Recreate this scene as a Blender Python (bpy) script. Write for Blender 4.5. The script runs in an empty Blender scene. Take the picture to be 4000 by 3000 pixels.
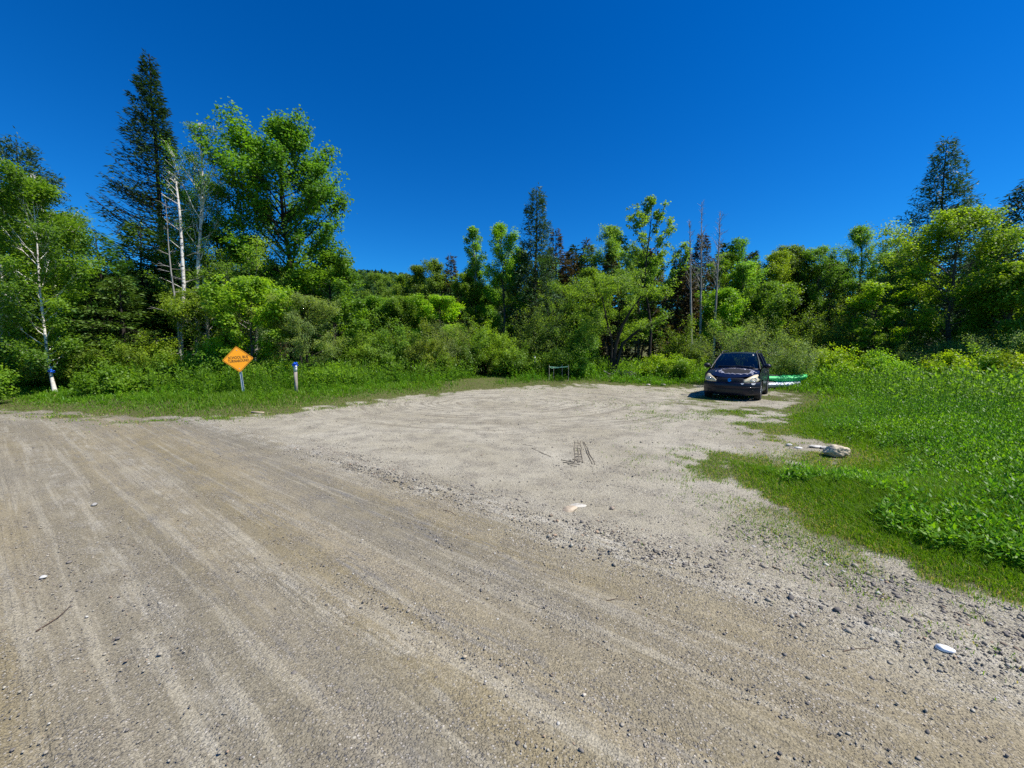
import bpy, math
import numpy as np
from mathutils import Vector, Matrix

# ------------------------------------------------------------------ camera geometry
F, CX, CY = 400.0, 512.0, 384.0
PITCH = math.radians(4.8); CP, SP = math.cos(PITCH), math.sin(PITCH)
H0 = 1.7
K = 1024 / 2212.0                       # measurements were taken on a 2212 px wide copy of the photo

def z_at(py, Y):
    v = (CY - py) / F
    return H0 + Y * (v * CP - SP) / (CP + v * SP)
def x_at(px, Y, z=0.0):
    return (px - CX) / F * (Y * CP - (z - H0) * SP)
def ground(px, py):
    v = (CY - py) / F
    k = -H0 / (v * CP - SP)
    return ((px - CX) / F * k, (CP + v * SP) * k)
def gd(dx, dy):
    return ground(dx * K, dy * K)

SUN_AZ = math.radians(-12.0)              # measured from +X towards +Y
SUN_EL = math.radians(56.0)

# ------------------------------------------------------------------ noise
def _hash(ix, iy, seed):
    h = np.sin(ix * 127.1 + iy * 311.7 + seed * 74.7) * 43758.5453
    return h - np.floor(h)
def vnoise(x, y, seed=0):
    x = np.asarray(x, float); y = np.asarray(y, float)
    ix, iy = np.floor(x), np.floor(y)
    fx, fy = x - ix, y - iy
    fx = fx * fx * (3 - 2 * fx); fy = fy * fy * (3 - 2 * fy)
    a = _hash(ix, iy, seed); b = _hash(ix + 1, iy, seed); c = _hash(ix, iy + 1, seed); d = _hash(ix + 1, iy + 1, seed)
    return a + (b - a) * fx + (c - a) * fy + (a - b - c + d) * fx * fy
def fbm(x, y, seed=0, octv=3):
    s, a, t = 0, 0.5, 0
    for o in range(octv):
        s = s + a * vnoise(np.asarray(x) * 2 ** o, np.asarray(y) * 2 ** o, seed + o * 13); t += a; a *= 0.5
    return s / t
def sstep(a, b, x):
    t = np.clip((x - a) / (b - a), 0, 1)
    return t * t * (3 - 2 * t)

# ------------------------------------------------------------------ outline of the gravel (road + turnaround)
EDGE_D = [(0, 883), (120, 890), (230, 899), (330, 904), (430, 903), (520, 897), (640, 886), (760, 871), (880, 856), (1000, 846),
          (1090, 838), (1180, 833), (1260, 829), (1360, 832), (1440, 838), (1500, 832), (1600, 834), (1660, 846), (1720, 853), (1735, 866),
          (1690, 880), (1690, 900), (1700, 912), (1690, 930), (1730, 945), (1800, 962), (1842, 985), (1800, 1012), (1700, 1012), (1610, 1000), (1560, 990), (1545, 1005),
          (1580, 1040), (1640, 1075), (1700, 1110), (1800, 1170), (1900, 1212), (2000, 1250), (2100, 1280), (2212, 1312)]
POLY = [gd(*p) for p in EDGE_D] + [(6.2, 0.6), (12, -5), (40, -27), (36, -33), (9, -13), (1, -7), (-7, -1), (-15, 5), (-24, 10), (-44, 15), (-44, 22), (-24, 15.5)]
POLY = np.array(POLY)
def sdist(x, y):
    """signed distance to the gravel outline, positive inside"""
    x = np.asarray(x, float); y = np.asarray(y, float)
    d2 = np.full(x.shape, 1e18); ins = np.zeros(x.shape, bool)
    n = len(POLY)
    for i in range(n):
        ax, ay = POLY[i]; bx, by = POLY[(i + 1) % n]
        ex, ey = bx - ax, by - ay
        t = np.clip(((x - ax) * ex + (y - ay) * ey) / (ex * ex + ey * ey + 1e-12), 0, 1)
        d2 = np.minimum(d2, (x - ax - t * ex) ** 2 + (y - ay - t * ey) ** 2)
        c = (ay > y) != (by > y)
        ins ^= c & (x < ex * (y - ay) / (ey if abs(ey) > 1e-12 else 1e-12) + ax)
    d = np.sqrt(d2)
    return np.where(ins, d, -d)
def road_t(x, y):
    s = -0.8 * x + 0.6 * y
    t = 0.6 * x + 0.8 * y
    return s, t + 0.012 * np.maximum(0, s - 8) ** 2
def terr(x, y, sd=None):
    x = np.asarray(x, float); y = np.asarray(y, float)
    if sd is None: sd = sdist(x, y)
    e = np.maximum(0, -sd)
    lowr = 1 - .72 * sstep(1.5, 4, x - .12 * y)
    z = 0.26 * lowr * (1 - np.exp(-e / 1.6)) * (0.5 + fbm(x * .5, y * .5, 3))
    z = z + np.where(y > 8, 0.022 * np.maximum(0, e - 5) * np.where(y < 17, lowr, 1), 0)
    r = np.hypot(x, y)
    z = z + 40 * sstep(80, 230, y + 0.25 * x + 8 * np.sin(x * .02)) * sstep(120, -110, x + 0) * np.where(y > 0, 1, 0)
    z = z + (fbm(x * .35, y * .35, 9) - .5) * 0.07 * sstep(1, 6, r)
    # shallow windrow along the road edge and the worn ruts of the road
    s, t = road_t(x, y)
    z = z + np.where(sd > 0, 0.055 * np.exp(-((t - 3.2) / .35) ** 2) * (0.3 + fbm(x * 1.3, y * 1.3, 21)), 0)
    z = z + np.where(sd > 0, 0.05 * np.exp(-((t - 4.25) / .4) ** 2) * sstep(-.3, -1.6, s), 0)
    return z
def terr1(x, y):
    return float(terr(np.array([x]), np.array([y]))[0])

# ------------------------------------------------------------------ mesh building
COL = bpy.context.scene.collection
class MB:
    def __init__(s): s.V = []; s.F = {}; s.A = []; s.n = 0
    def add(s, V, F, a=0.5):
        V = np.asarray(V, np.float32).reshape(-1, 3); F = np.asarray(F, np.int32)
        s.V.append(V); s.F.setdefault(F.shape[1], []).append(F + s.n)
        s.A.append(np.broadcast_to(np.asarray(a, np.float32), (len(V),)))
        s.n += len(V)
    def poly(s, pts, a=.5):
        s.add(pts, [list(range(len(pts)))], a)
    def mesh(s, name, smooth=False):
        me = bpy.data.meshes.new(name)
        if s.n == 0: return me
        V = np.concatenate(s.V); me.vertices.add(len(V)); me.vertices.foreach_set('co', V.ravel())
        loops, starts, off = [], [], 0
        for k, L in s.F.items():
            f = np.concatenate(L); loops.append(f.ravel()); starts.append(off + np.arange(len(f)) * k); off += f.size
        loops = np.concatenate(loops).astype(np.int32); starts = np.concatenate(starts).astype(np.int32)
        me.loops.add(len(loops)); me.loops.foreach_set('vertex_index', loops)
        me.polygons.add(len(starts)); me.polygons.foreach_set('loop_start', starts)
        me.update(calc_edges=True)
        at = me.attributes.new('tint', 'FLOAT', 'POINT'); at.data.foreach_set('value', np.concatenate(s.A).astype(np.float32))
        if smooth: me.polygons.foreach_set('use_smooth', np.ones(len(me.polygons), bool))
        me.validate()
        return me
def link(name, me, mat=None, parent=None, smooth=False):
    if isinstance(me, MB): me = me.mesh(name, smooth)
    o = bpy.data.objects.new(name, me); COL.objects.link(o)
    if mat is not None:
        if not me.materials: me.materials.append(mat)
        elif me.materials[0] is not mat:
            o.material_slots[0].link = 'OBJECT'; o.material_slots[0].material = mat
    if parent is not None: o.parent = parent
    return o
def tag(o, label=None, cat=None, group=None, kind=None):
    if label: o['label'] = label
    if cat: o['category'] = cat
    if group: o['group'] = group
    if kind: o['kind'] = kind
    return o
def empty(name, loc, rz=0.0):
    o = bpy.data.objects.new(name, None); COL.objects.link(o); o.location = loc; o.rotation_euler = (0, 0, rz); o.empty_display_size = .2
    return o
def nrm(v):
    return v / (np.linalg.norm(v, axis=-1, keepdims=True) + 1e-9)
def tube(mb, path, rad, sides=8, a=.5, cap=True):
    path = np.asarray(path, float); n = len(path); rad = np.broadcast_to(np.asarray(rad, float), (n,))
    t = nrm(np.gradient(path, axis=0))
    ref = np.array([0, 0, 1.0]) if abs(t[n // 2, 2]) < .8 else np.array([1.0, 0, 0])
    u = nrm(np.cross(t, ref)); w = np.cross(t, u)
    an = np.arange(sides) * 2 * math.pi / sides
    V = path[:, None] + rad[:, None, None] * (u[:, None] * np.cos(an)[None, :, None] + w[:, None] * np.sin(an)[None, :, None])
    i = np.arange(n - 1)[:, None] * sides; j = np.arange(sides)[None]; k = (j + 1) % sides
    Fq = np.stack([i + j, i + k, i + sides + k, i + sides + j], -1).reshape(-1, 4)
    mb.add(V, Fq, a)
    if cap:
        mb.add(V[0], [list(range(sides))[::-1]], a); mb.add(V[-1], [list(range(sides))], a)
def segs(mb, p0, p1, r0, r1, sides=3, a=.5):
    p0 = np.asarray(p0, float); p1 = np.asarray(p1, float); n = len(p0)
    if n == 0: return
    r0 = np.broadcast_to(np.asarray(r0, float), (n,)); r1 = np.broadcast_to(np.asarray(r1, float), (n,))
    t = nrm(p1 - p0); ref = np.where(np.abs(t[:, 2:3]) < .8, np.array([[0, 0, 1.0]]), np.array([[1.0, 0, 0]]))
    u = nrm(np.cross(t, ref)); w = np.cross(t, u)
    an = np.arange(sides) * 2 * math.pi / sides
    ring = u[:, None] * np.cos(an)[None, :, None] + w[:, None] * np.sin(an)[None, :, None]
    V = np.concatenate([p0[:, None] + ring * r0[:, None, None], p1[:, None] + ring * r1[:, None, None]], 1)
    j = np.arange(sides); k = (j + 1) % sides
    f = np.stack([j, k, k + sides, j + sides], -1)[None] + (np.arange(n) * 2 * sides)[:, None, None]
    mb.add(V, f.reshape(-1, 4), a)
def cards(mb, pos, d, nor, L, W, a, fold=.12):
    """leaf shaped quads: base, side, tip, side"""
    n = len(pos)
    d = nrm(d); s = nrm(np.cross(d, nor)); nn = np.cross(s, d)
    L = np.broadcast_to(np.asarray(L, float), (n,))[:, None]; W = np.broadcast_to(np.asarray(W, float), (n,))[:, None]
    m = pos + d * L * .45 + nn * L * fold
    V = np.stack([pos, m + s * W * .5, pos + d * L, m - s * W * .5], 1)
    mb.add(V, np.arange(n * 4).reshape(n, 4), np.repeat(np.broadcast_to(a, (n,)), 4))
def boxm(mb, c, size, a=.5, R=None):
    c = np.array(c, float); h = np.array(size, float) / 2
    V = np.array([[sx, sy, sz] for sx in (-1, 1) for sy in (-1, 1) for sz in (-1, 1)]) * h
    if R is not None: V = V @ np.array(R).T
    mb.add(V + c, [[0, 1, 3, 2], [4, 6, 7, 5], [0, 4, 5, 1], [2, 3, 7, 6], [0, 2, 6, 4], [1, 5, 7, 3]], a)
def grid(mb, P, a=.5, close=False):
    P = np.asarray(P, float); m, n = P.shape[:2]
    i = np.arange(m - 1)[:, None] * n; j = np.arange(n - 1)[None]
    mb.add(P.reshape(-1, 3), np.stack([i + j, i + j + 1, i + n + j + 1, i + n + j], -1).reshape(-1, 4), a)

# ------------------------------------------------------------------ materials
def newmat(name):
    m = bpy.data.materials.new(name); m.use_nodes = True
    nt = m.node_tree; nt.nodes.clear()
    out = nt.nodes.new('ShaderNodeOutputMaterial')
    return m, nt, out
def nd(nt, typ, inp=None, **kw):
    n = nt.nodes.new(typ)
    for k, v in kw.items(): setattr(n, k, v)
    for k, v in (inp or {}).items():
        if isinstance(v, bpy.types.NodeSocket): nt.links.new(v, n.inputs[k])
        else:
            if isinstance(v, tuple) and len(v) == 3 and n.inputs[k].type == 'RGBA': v = (*v, 1)
            n.inputs[k].default_value = v
    return n
def mathn(nt, op, a, b=0.0, c=None, clamp=False):
    n = nd(nt, 'ShaderNodeMath', operation=op, use_clamp=clamp)
    for i, v in enumerate((a, b) if c is None else (a, b, c)):
        if isinstance(v, bpy.types.NodeSocket): nt.links.new(v, n.inputs[i])
        else: n.inputs[i].default_value = v
    return n.outputs[0]
def mixc(nt, fac, a, b, mode='MIX'):
    n = nd(nt, 'ShaderNodeMix', data_type='RGBA', blend_type=mode)
    for i, v in ((0, fac), (6, a), (7, b)):
        if isinstance(v, bpy.types.NodeSocket): nt.links.new(v, n.inputs[i])
        else: n.inputs[i].default_value = v if not isinstance(v, tuple) else (*v, 1)[:4]
    return n.outputs[2]
def maprange(nt, v, a, b, c=0.0, d=1.0):
    n = nd(nt, 'ShaderNodeMapRange', interpolation_type='SMOOTHSTEP')
    nt.links.new(v, n.inputs[0])
    for i, x in enumerate((a, b, c, d)): n.inputs[i + 1].default_value = x
    return n.outputs[0]
def attr(nt, name):
    return nd(nt, 'ShaderNodeAttribute', attribute_name=name)
def noise(nt, vec, scale, detail=3.0, rough=.55, dim='3D'):
    return nd(nt, 'ShaderNodeTexNoise', {'Vector': vec, 'Scale': scale, 'Detail': detail, 'Roughness': rough}, noise_dimensions=dim)
def simple(name, col, rough=.6, metal=0.0, spec=.5, coat=0.0, var=0.0, scale=8.0, bump=0.0):
    m, nt, out = newmat(name)
    tc = nd(nt, 'ShaderNodeTexCoord').outputs['Object']
    c = col
    p = nd(nt, 'ShaderNodeBsdfPrincipled', {'Roughness': rough, 'Metallic': metal, 'Specular IOR Level': spec, 'Coat Weight': coat})
    ns = noise(nt, tc, scale, 4.0)
    f = maprange(nt, ns.outputs[0], .3, .7)
    lo = tuple(x * (1 - var) for x in col); hi = tuple(min(1, x * (1 + var)) for x in col)
    nt.links.new(mixc(nt, f, lo, hi), p.inputs['Base Color'])
    if bump:
        b = nd(nt, 'ShaderNodeBump', {'Strength': bump, 'Distance': .02, 'Height': ns.outputs[0]}); nt.links.new(b.outputs[0], p.inputs['Normal'])
    nt.links.new(p.outputs[0], out.inputs[0])
    return m
def leafmat(name, col, trans=.38, young=(1.5, 1.35, .8), old=(.62, .66, .7), gloss=.42, spec=.35, straw=False):
    """leaf: reflecting and letting light through; tone differs from leaf to leaf and from plant to plant"""
    m, nt, out = newmat(name)
    t = attr(nt, 'tint').outputs['Fac']
    ri = nd(nt, 'ShaderNodeObjectInfo').outputs['Random']
    c0 = tuple(col[i] * old[i] for i in range(3)); c1 = tuple(col[i] * young[i] for i in range(3))
    c = mixc(nt, maprange(nt, t, 0, .5), c0, col); c = mixc(nt, maprange(nt, t, .5, 1), c, c1)
    if straw: c = mixc(nt, maprange(nt, t, .965, .985), c, (.42, .34, .15))
    h = nd(nt, 'ShaderNodeHueSaturation', {'Color': c, 'Hue': mathn(nt, 'MULTIPLY_ADD', ri, .03, .485), 'Saturation': 1.0, 'Value': mathn(nt, 'MULTIPLY_ADD', ri, .3, .86)}).outputs[0]
    p = nd(nt, 'ShaderNodeBsdfPrincipled', {'Base Color': h, 'Roughness': gloss, 'Specular IOR Level': spec})
    tr = nd(nt, 'ShaderNodeBsdfTranslucent', {'Color': mixc(nt, 1.0, h, (1.5, 1.55, .55), 'MULTIPLY')})
    mx = nd(nt, 'ShaderNodeMixShader', {0: trans, 1: p.outputs[0], 2: tr.outputs[0]})
    nt.links.new(mx.outputs[0], out.inputs[0])
    return m
def barkmat(name, c0, c1, scale=9.0, birch=False):
    m, nt, out = newmat(name)
    tc = nd(nt, 'ShaderNodeTexCoord').outputs['Object']
    mp = nd(nt, 'ShaderNodeMapping', {'Vector': tc, 'Scale': (1, 1, 2.2 if birch else .25)}).outputs[0]
    ns = noise(nt, mp, scale * (.55 if birch else 1), 5.0, .65).outputs[0]
    f = maprange(nt, ns, .56, .61) if birch else maprange(nt, ns, .35, .68)
    c = mixc(nt, f, c0, c1)
    if birch:
        c = mixc(nt, maprange(nt, noise(nt, tc, 1.3, 2.0).outputs[0], .35, .7), c, mixc(nt, .5, c, (.35, .27, .2)))
    p = nd(nt, 'ShaderNodeBsdfPrincipled', {'Base Color': c, 'Roughness': .8, 'Specular IOR Level': .2})
    b = nd(nt, 'ShaderNodeBump', {'Strength': .4, 'Distance': .02, 'Height': ns}); nt.links.new(b.outputs[0], p.inputs['Normal'])
    nt.links.new(p.outputs[0], out.inputs[0])
    return m

M = {}
LEAF = {
    'maple': (.125, .260, .030), 'lime': (.270, .400, .020), 'birch': (.140, .255, .034), 'willow': (.215, .305, .100), 'alder': (.165, .280, .032),
    'aspen': (.175, .290, .052), 'bright': (.215, .350, .032), 'spruce': (.032, .068, .030), 'rust': (.085, .070, .034), 'larch': (.060, .130, .066),
    'fir': (.090, .180, .034), 'olive': (.195, .285, .042), 'thin': (.045, .050, .036), 'under': (.150, .270, .024)}
for k_, c_ in LEAF.items():
    con = k_ in ('spruce', 'rust', 'larch', 'fir', 'thin')
    M[k_] = leafmat('foliage_' + k_, c_, trans=.2 if con else .5, gloss=.55 if con else .46, spec=.25)
M['bark'] = barkmat('bark_grey_brown', (.055, .045, .036), (.15, .125, .10))
M['bark_dark'] = barkmat('bark_dark', (.018, .015, .012), (.055, .045, .036))
M['bark_grey'] = barkmat('bark_pale_grey', (.17, .16, .145), (.36, .34, .31))
M['bark_birch'] = barkmat('bark_white_birch', (.74, .70, .64), (.035, .03, .028), 9.0, True)

# ------------------------------------------------------------------ plants
def perp_dirs(rng, n, nor):
    r = rng.normal(size=(n, 3)); r -= nor * np.sum(r * nor, 1, keepdims=True)
    return nrm(r)
def put_leaves(mb, rng, centres, ctint, n, leaf, sig, up=.55, out=.35, axis=None, aspect=.72, droop=.25, flat=.65):
    """n leaves spread round the cluster centres"""
    k = rng.integers(0, len(centres), n)
    off = np.clip(rng.normal(size=(n, 3)), -1.7, 1.7) * sig; off[:, 2] *= flat
    pos = centres[k] + off
    o = pos.copy()
    if axis is not None: o = o - axis
    o[:, 2] *= .3; o = nrm(o)
    nor = nrm(np.array([[0, 0, up]]) + o * out + rng.normal(size=(n, 3)) * .42)
    d = perp_dirs(rng, n, nor); d[:, 2] -= droop
    tint = np.clip(ctint[k] + rng.normal(size=n) * .17, 0, 1)
    L = leaf * rng.uniform(.65, 1.3, n)
    cards(mb, pos, d, nor, L, L * aspect, tint)

def profile(shape, u):
    u = np.clip(u, 0, 1)
    if shape == 'cone': return (1 - u) ** .75 * .95 + .08
    if shape == 'column': return .95 * (1 - u ** 2.6) * (.55 + .45 * np.minimum(1, u * 4)) + .08
    if shape == 'vase': return .45 + .75 * np.sin(np.pi * np.minimum(1, u * .85)) * (.6 + .5 * u)
    if shape == 'spread': return np.sin(np.pi * (.2 + .72 * u)) ** .6
    return np.sin(np.pi * (.14 + .80 * u)) ** .7

def deciduous(rng, H, cb, R, nl=26, leaf=.13, nleaf=7000, shape='round', tr=.12, elo=18, ehi=72, sig=.2, lean=(0, 0), wind=(0, 0, 0), twigs=5, tpath=None, flat=.65, multi=1, aspect=.72, sparse=1.0, up=.55):
    tk, cr = MB(), MB(); nleaf = int(nleaf * 2.3); leaf *= .70; sig *= .60
    cl, ct = [], []
    P0, P1, A0, A1 = [], [], [], []
    for mi in range(multi):
        n = 9; ts = np.linspace(0, 1, n)
        if tpath is not None: path = np.asarray(tpath, float)
        else:
            sx, sy = (0, 0) if multi == 1 else (rng.normal() * .35 * R, rng.normal() * .35 * R)
            path = np.stack([lean[0] * H * ts + sx * ts + np.cumsum(rng.normal(size=n)) * .012 * H, lean[1] * H * ts + sy * ts + np.cumsum(rng.normal(size=n)) * .012 * H, ts * H * .97], 1)
            path -= path[0] * np.array([1, 1, 0]); path[:, :2] += (0 if multi == 1 else rng.normal(size=2) * .12)
        n = len(path); ts = np.linspace(0, 1, n)
        t0 = tr / math.sqrt(multi)
        tube(tk, path, t0 * (1 - ts * .9) * (1 + .5 * np.exp(-ts * 22)), 8)
        for i in range(max(3, nl // multi)):
            f = cb + (1 - cb) * ((i + rng.uniform(.2, .8)) / max(3, nl // multi)) ** .92
            f = min(f, .985); u = (f - cb) / (1 - cb)
            base = np.array([np.interp(f, ts, path[:, k]) for k in range(3)])
            az = i * 2.399 + rng.normal() * .4 + mi
            el = math.radians(elo + (ehi - elo) * u + rng.normal() * 9)
            Lh = R * profile(shape, u) * rng.uniform(.72, 1.18)
            Lf = min(Lh / max(.42, math.cos(el)), max(.3, (H * 1.02 - base[2])) / max(.25, math.sin(el)))
            dr = np.array([math.cos(az) * math.cos(el), math.sin(az) * math.cos(el), math.sin(el)])
            ss = np.linspace(0, 1, 6)
            lp = base + dr * Lf * ss[:, None] + np.array([0, 0, 1]) * Lf * .24 * ss[:, None] ** 2 + np.array(wind) * Lf * ss[:, None] ** 2 + np.cumsum(rng.normal(size=(6, 3)) * .02 * Lf, 0)
            ov = np.max(lp[:, 2]) - H * (1 - .26 * rng.uniform(.15, 1.35) * min(1, np.hypot(*(lp[-1, :2] - base[:2])) / R) ** 1.3)
            if ov > 0: lp[:, 2] -= ov * ss ** 1.5
            lr = max(.008, t0 * .42 * (1 - f * .75)) * (1 - ss * .85)
            P0.append(lp[:-1]); P1.append(lp[1:]); A0.append(lr[:-1]); A1.append(lr[1:])
            tb = rng.normal() * .20 + .5
            nt_ = max(3, int(twigs * Lh / R * 1.7 + .5))
            st = rng.uniform(.28, 1.0, nt_)
            tp = np.stack([np.interp(st, ss, lp[:, k]) for k in range(3)], 1)
            td = nrm(dr + np.array(wind) * .6 + rng.normal(size=(nt_, 3)) * .46 + np.array([0, 0, .28]))
            tl = Lf * rng.uniform(.16, .36, nt_) * (1.15 - .5 * st)
            te = tp + td * tl[:, None]
            P0.append(tp); P1.append(te); A0.append(np.full(nt_, .010)); A1.append(np.full(nt_, .004))
            for q in (.45, .8, 1.05):
                cl.append(tp + td * tl[:, None] * q); ct.append(np.clip(tb + rng.normal(size=nt_) * .1, 0, 1))
            cl.append(lp[3:]); ct.append(np.full(3, tb))
    segs(tk, np.concatenate(P0), np.concatenate(P1), np.concatenate(A0), np.concatenate(A1), 4)
    cl = np.concatenate(cl); ct = np.concatenate(ct)
    k = cl[:, 2] < H * .99 - sig * .6; cl, ct = cl[k], ct[k]
    if sparse < 1:
        k = rng.random(len(cl)) < sparse; cl, ct = cl[k], ct[k]
    put_leaves(cr, rng, cl, ct, nleaf, leaf, sig, axis=np.array([[lean[0] * H * .6, lean[1] * H * .6, 0]]), aspect=aspect, flat=flat, up=up)
    return tk, cr

def conifer(rng, H, cb, R, gap=.32, per=6, droop=.1, tipup=.25, nl=.24, nw=.07, dens=9, tr=.16, prof=.85, thin=None, side=(0, 0), layer=.25, shaggy=.3):
    """whorled branches with flat sprays of needles; thin(u) -> share of needles kept; side: extra length towards a direction"""
    tk, cr = MB(), MB()
    n = 8; ts = np.linspace(0, 1, n)
    path = np.stack([np.cumsum(rng.normal(size=n)) * .005 * H, np.cumsum(rng.normal(size=n)) * .005 * H, ts * H], 1); path -= path[0] * np.array([1, 1, 0])
    tube(tk, path, tr * (1 - ts * .93), 7)
    P0, P1, R0, R1 = [], [], [], []
    pos, dd, nn, tt, LL = [], [], [], [], []
    z = cb * H
    while z < H * .985:
        u = (z - cb * H) / (H - cb * H)
        for b in range(per):
            az = rng.uniform(0, 2 * math.pi)
            zz = z + rng.uniform(-.5, .5) * gap
            L = R * ((1 - u) ** prof + .02) * rng.uniform(.7, 1.12) * (1 + side[0] * math.cos(az) + side[1] * math.sin(az))
            L = max(L, .12)
            base = np.array([np.interp(zz / H, ts, path[:, k]) for k in range(3)])
            e0 = -droop + .9 * max(0, u - .6) + rng.normal() * .10
            h = np.array([math.cos(az), math.sin(az), 0]); sd_ = np.array([-h[1], h[0], 0])
            m = max(3, int(L / .35)); ss = np.linspace(0, 1, m + 1)
            bp = base + h * L * ss[:, None] + np.array([0, 0, 1]) * L * (math.tan(e0) * ss + tipup * (ss ** 2) - .08 * np.sin(ss * 3.1))[:, None]
            P0.append(bp[:-1]); P1.append(bp[1:]); br = max(.006, .018 * L) * (1 - ss * .85); R0.append(br[:-1]); R1.append(br[1:])
            nc = int(dens * L) + 3
            s = rng.uniform(.12, 1, nc) ** .8
            if thin is not None:
                kp = rng.random(nc) < thin(u, s, az); s = s[kp]; nc = len(s)
            if nc == 0: continue
            c = np.stack([np.interp(s, ss, bp[:, k]) for k in range(3)], 1)
            tw = L * .34 * (1.05 - s) + nl * .5
            lat = rng.uniform(-1, 1, nc)
            c = c + sd_ * (lat * tw)[:, None] + h * (np.abs(lat) * tw * .55)[:, None] + np.array([0, 0, 1]) * (rng.normal(size=nc) * layer * .35 - np.abs(lat) * tw * .12)[:, None]
            d = h * .8 + sd_ * lat[:, None] * .9 + rng.normal(size=(nc, 3)) * shaggy
            pos.append(c); dd.append(d); nn.append(np.array([[0, 0, 1.0]]) + rng.normal(size=(nc, 3)) * .45)
            tt.append(np.clip(.28 + .45 * s + rng.normal(size=nc) * .14 + rng.normal() * .06, 0, 1)); LL.append(nl * rng.uniform(.6, 1.3, nc))
        z += gap * rng.uniform(.8, 1.2) * (1 - .35 * u)
    segs(tk, np.concatenate(P0), np.concatenate(P1), np.concatenate(R0), np.concatenate(R1), 3)
    pos = np.concatenate(pos); L = np.concatenate(LL)
    cards(cr, pos, np.concatenate(dd), np.concatenate(nn), L, nw * L / nl, np.concatenate(tt), .05)
    return tk, cr

def shrub(rng, H, R, stems=16, leaf=.09, nleaf=5000, sig=.16, aspect=.6, rough=.25, erect=.0, up=.5, flat=.8):
    """many stems from one base, leaves along their upper part: a mound with an uneven outline"""
    tk, cr = MB(), MB(); nleaf = int(nleaf * 2.1); leaf *= .72; sig *= .62; dome = aspect < .55; stems = int(stems * (1.3 if dome else 1.7))
    P0, P1, R0, R1, cl, ct = [], [], [], [], [], []
    for i in range(stems):
        az = i * 2.399 + rng.normal() * .3; q = math.sqrt((i + .5) / stems)
        rr = R * q * rng.uniform(1 - rough, 1 + rough * .6)
        hh = H * (math.sqrt(max(.12, 1 - .8 * q * q)) * rng.uniform(.72, 1.06) if dome else (1 - .42 * q ** 1.5) * rng.uniform(.42, 1.08))
        tip = np.array([math.cos(az) * rr, math.sin(az) * rr, hh]); b = np.array([math.cos(az), math.sin(az), 0]) * rr * .16
        ss = np.linspace(0, 1, 6)
        lp = b + (tip - b) * ss[:, None] + np.array([0, 0, 1]) * (np.sin(ss * math.pi) * .12 * hh)[:, None] + rng.normal(size=(6, 3)) * .02 * H
        lr = .018 * H / 2.5 * (1.1 - ss); P0.append(lp[:-1]); P1.append(lp[1:]); R0.append(lr[:-1]); R1.append(lr[1:])
        nt_ = 9; st = rng.uniform(.22, 1, nt_)
        tp = np.stack([np.interp(st, ss, lp[:, k]) for k in range(3)], 1)
        td = nrm(nrm(tip - b) * .8 + rng.normal(size=(nt_, 3)) * (.5 if dome else .38) + np.array([math.cos(az) * .3, math.sin(az) * .3, .2])); tl = rng.uniform(.12, .32, nt_) * (H + R) * .5
        P0.append(tp); P1.append(tp + td * tl[:, None]); R0.append(np.full(nt_, .006)); R1.append(np.full(nt_, .003))
        tb = .5 + rng.normal() * .18
        for k in (.4, .75, 1.): cl.append(tp + td * tl[:, None] * k); ct.append(np.clip(tb + rng.normal(size=nt_) * .1, 0, 1))
    segs(tk, np.concatenate(P0), np.concatenate(P1), np.concatenate(R0), np.concatenate(R1), 4)
    cl = np.concatenate(cl); cl[:, 2] = np.maximum(cl[:, 2], .12)
    put_leaves(cr, rng, cl, np.concatenate(ct), nleaf, leaf, sig, aspect=aspect, up=up, flat=flat)
    return tk, cr

def bare(rng, H, R, n=60, tr=.07, ang=55, path=None, low=.35):
    """leafless tree: pole with short, fine, forked twigs"""
    tk = MB(); ts = np.linspace(0, 1, 9)
    if path is None:
        path = np.stack([np.cumsum(rng.normal(size=9)) * .006 * H, np.cumsum(rng.normal(size=9)) * .006 * H, ts * H], 1); path -= path[0] * np.array([1, 1, 0])
    path = np.asarray(path, float); ts = np.linspace(0, 1, len(path))
    tube(tk, path, tr * (1 - ts * .88), 7)
    f = rng.uniform(low, .99, n); u = (f - low) / (1 - low)
    b = np.stack([np.interp(f, ts, path[:, k]) for k in range(3)], 1); az = rng.uniform(0, 6.283, n); el = np.radians(ang + rng.normal(size=n) * 14)
    L = R * (1 - u * .75) * rng.uniform(.4, 1.1, n)
    d = np.stack([np.cos(az) * np.cos(el), np.sin(az) * np.cos(el), np.sin(el)], 1)
    e = b + d * L[:, None]; segs(tk, b, e, .013, .005, 3)
    k = rng.integers(0, n, n * 3); q = rng.uniform(.3, 1, n * 3)[:, None]; s = b[k] + (e[k] - b[k]) * q
    segs(tk, s, s + nrm(d[k] + rng.normal(size=(n * 3, 3)) * .5) * (L[k] * .4)[:, None], .006, .003, 3)
    return tk

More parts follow.
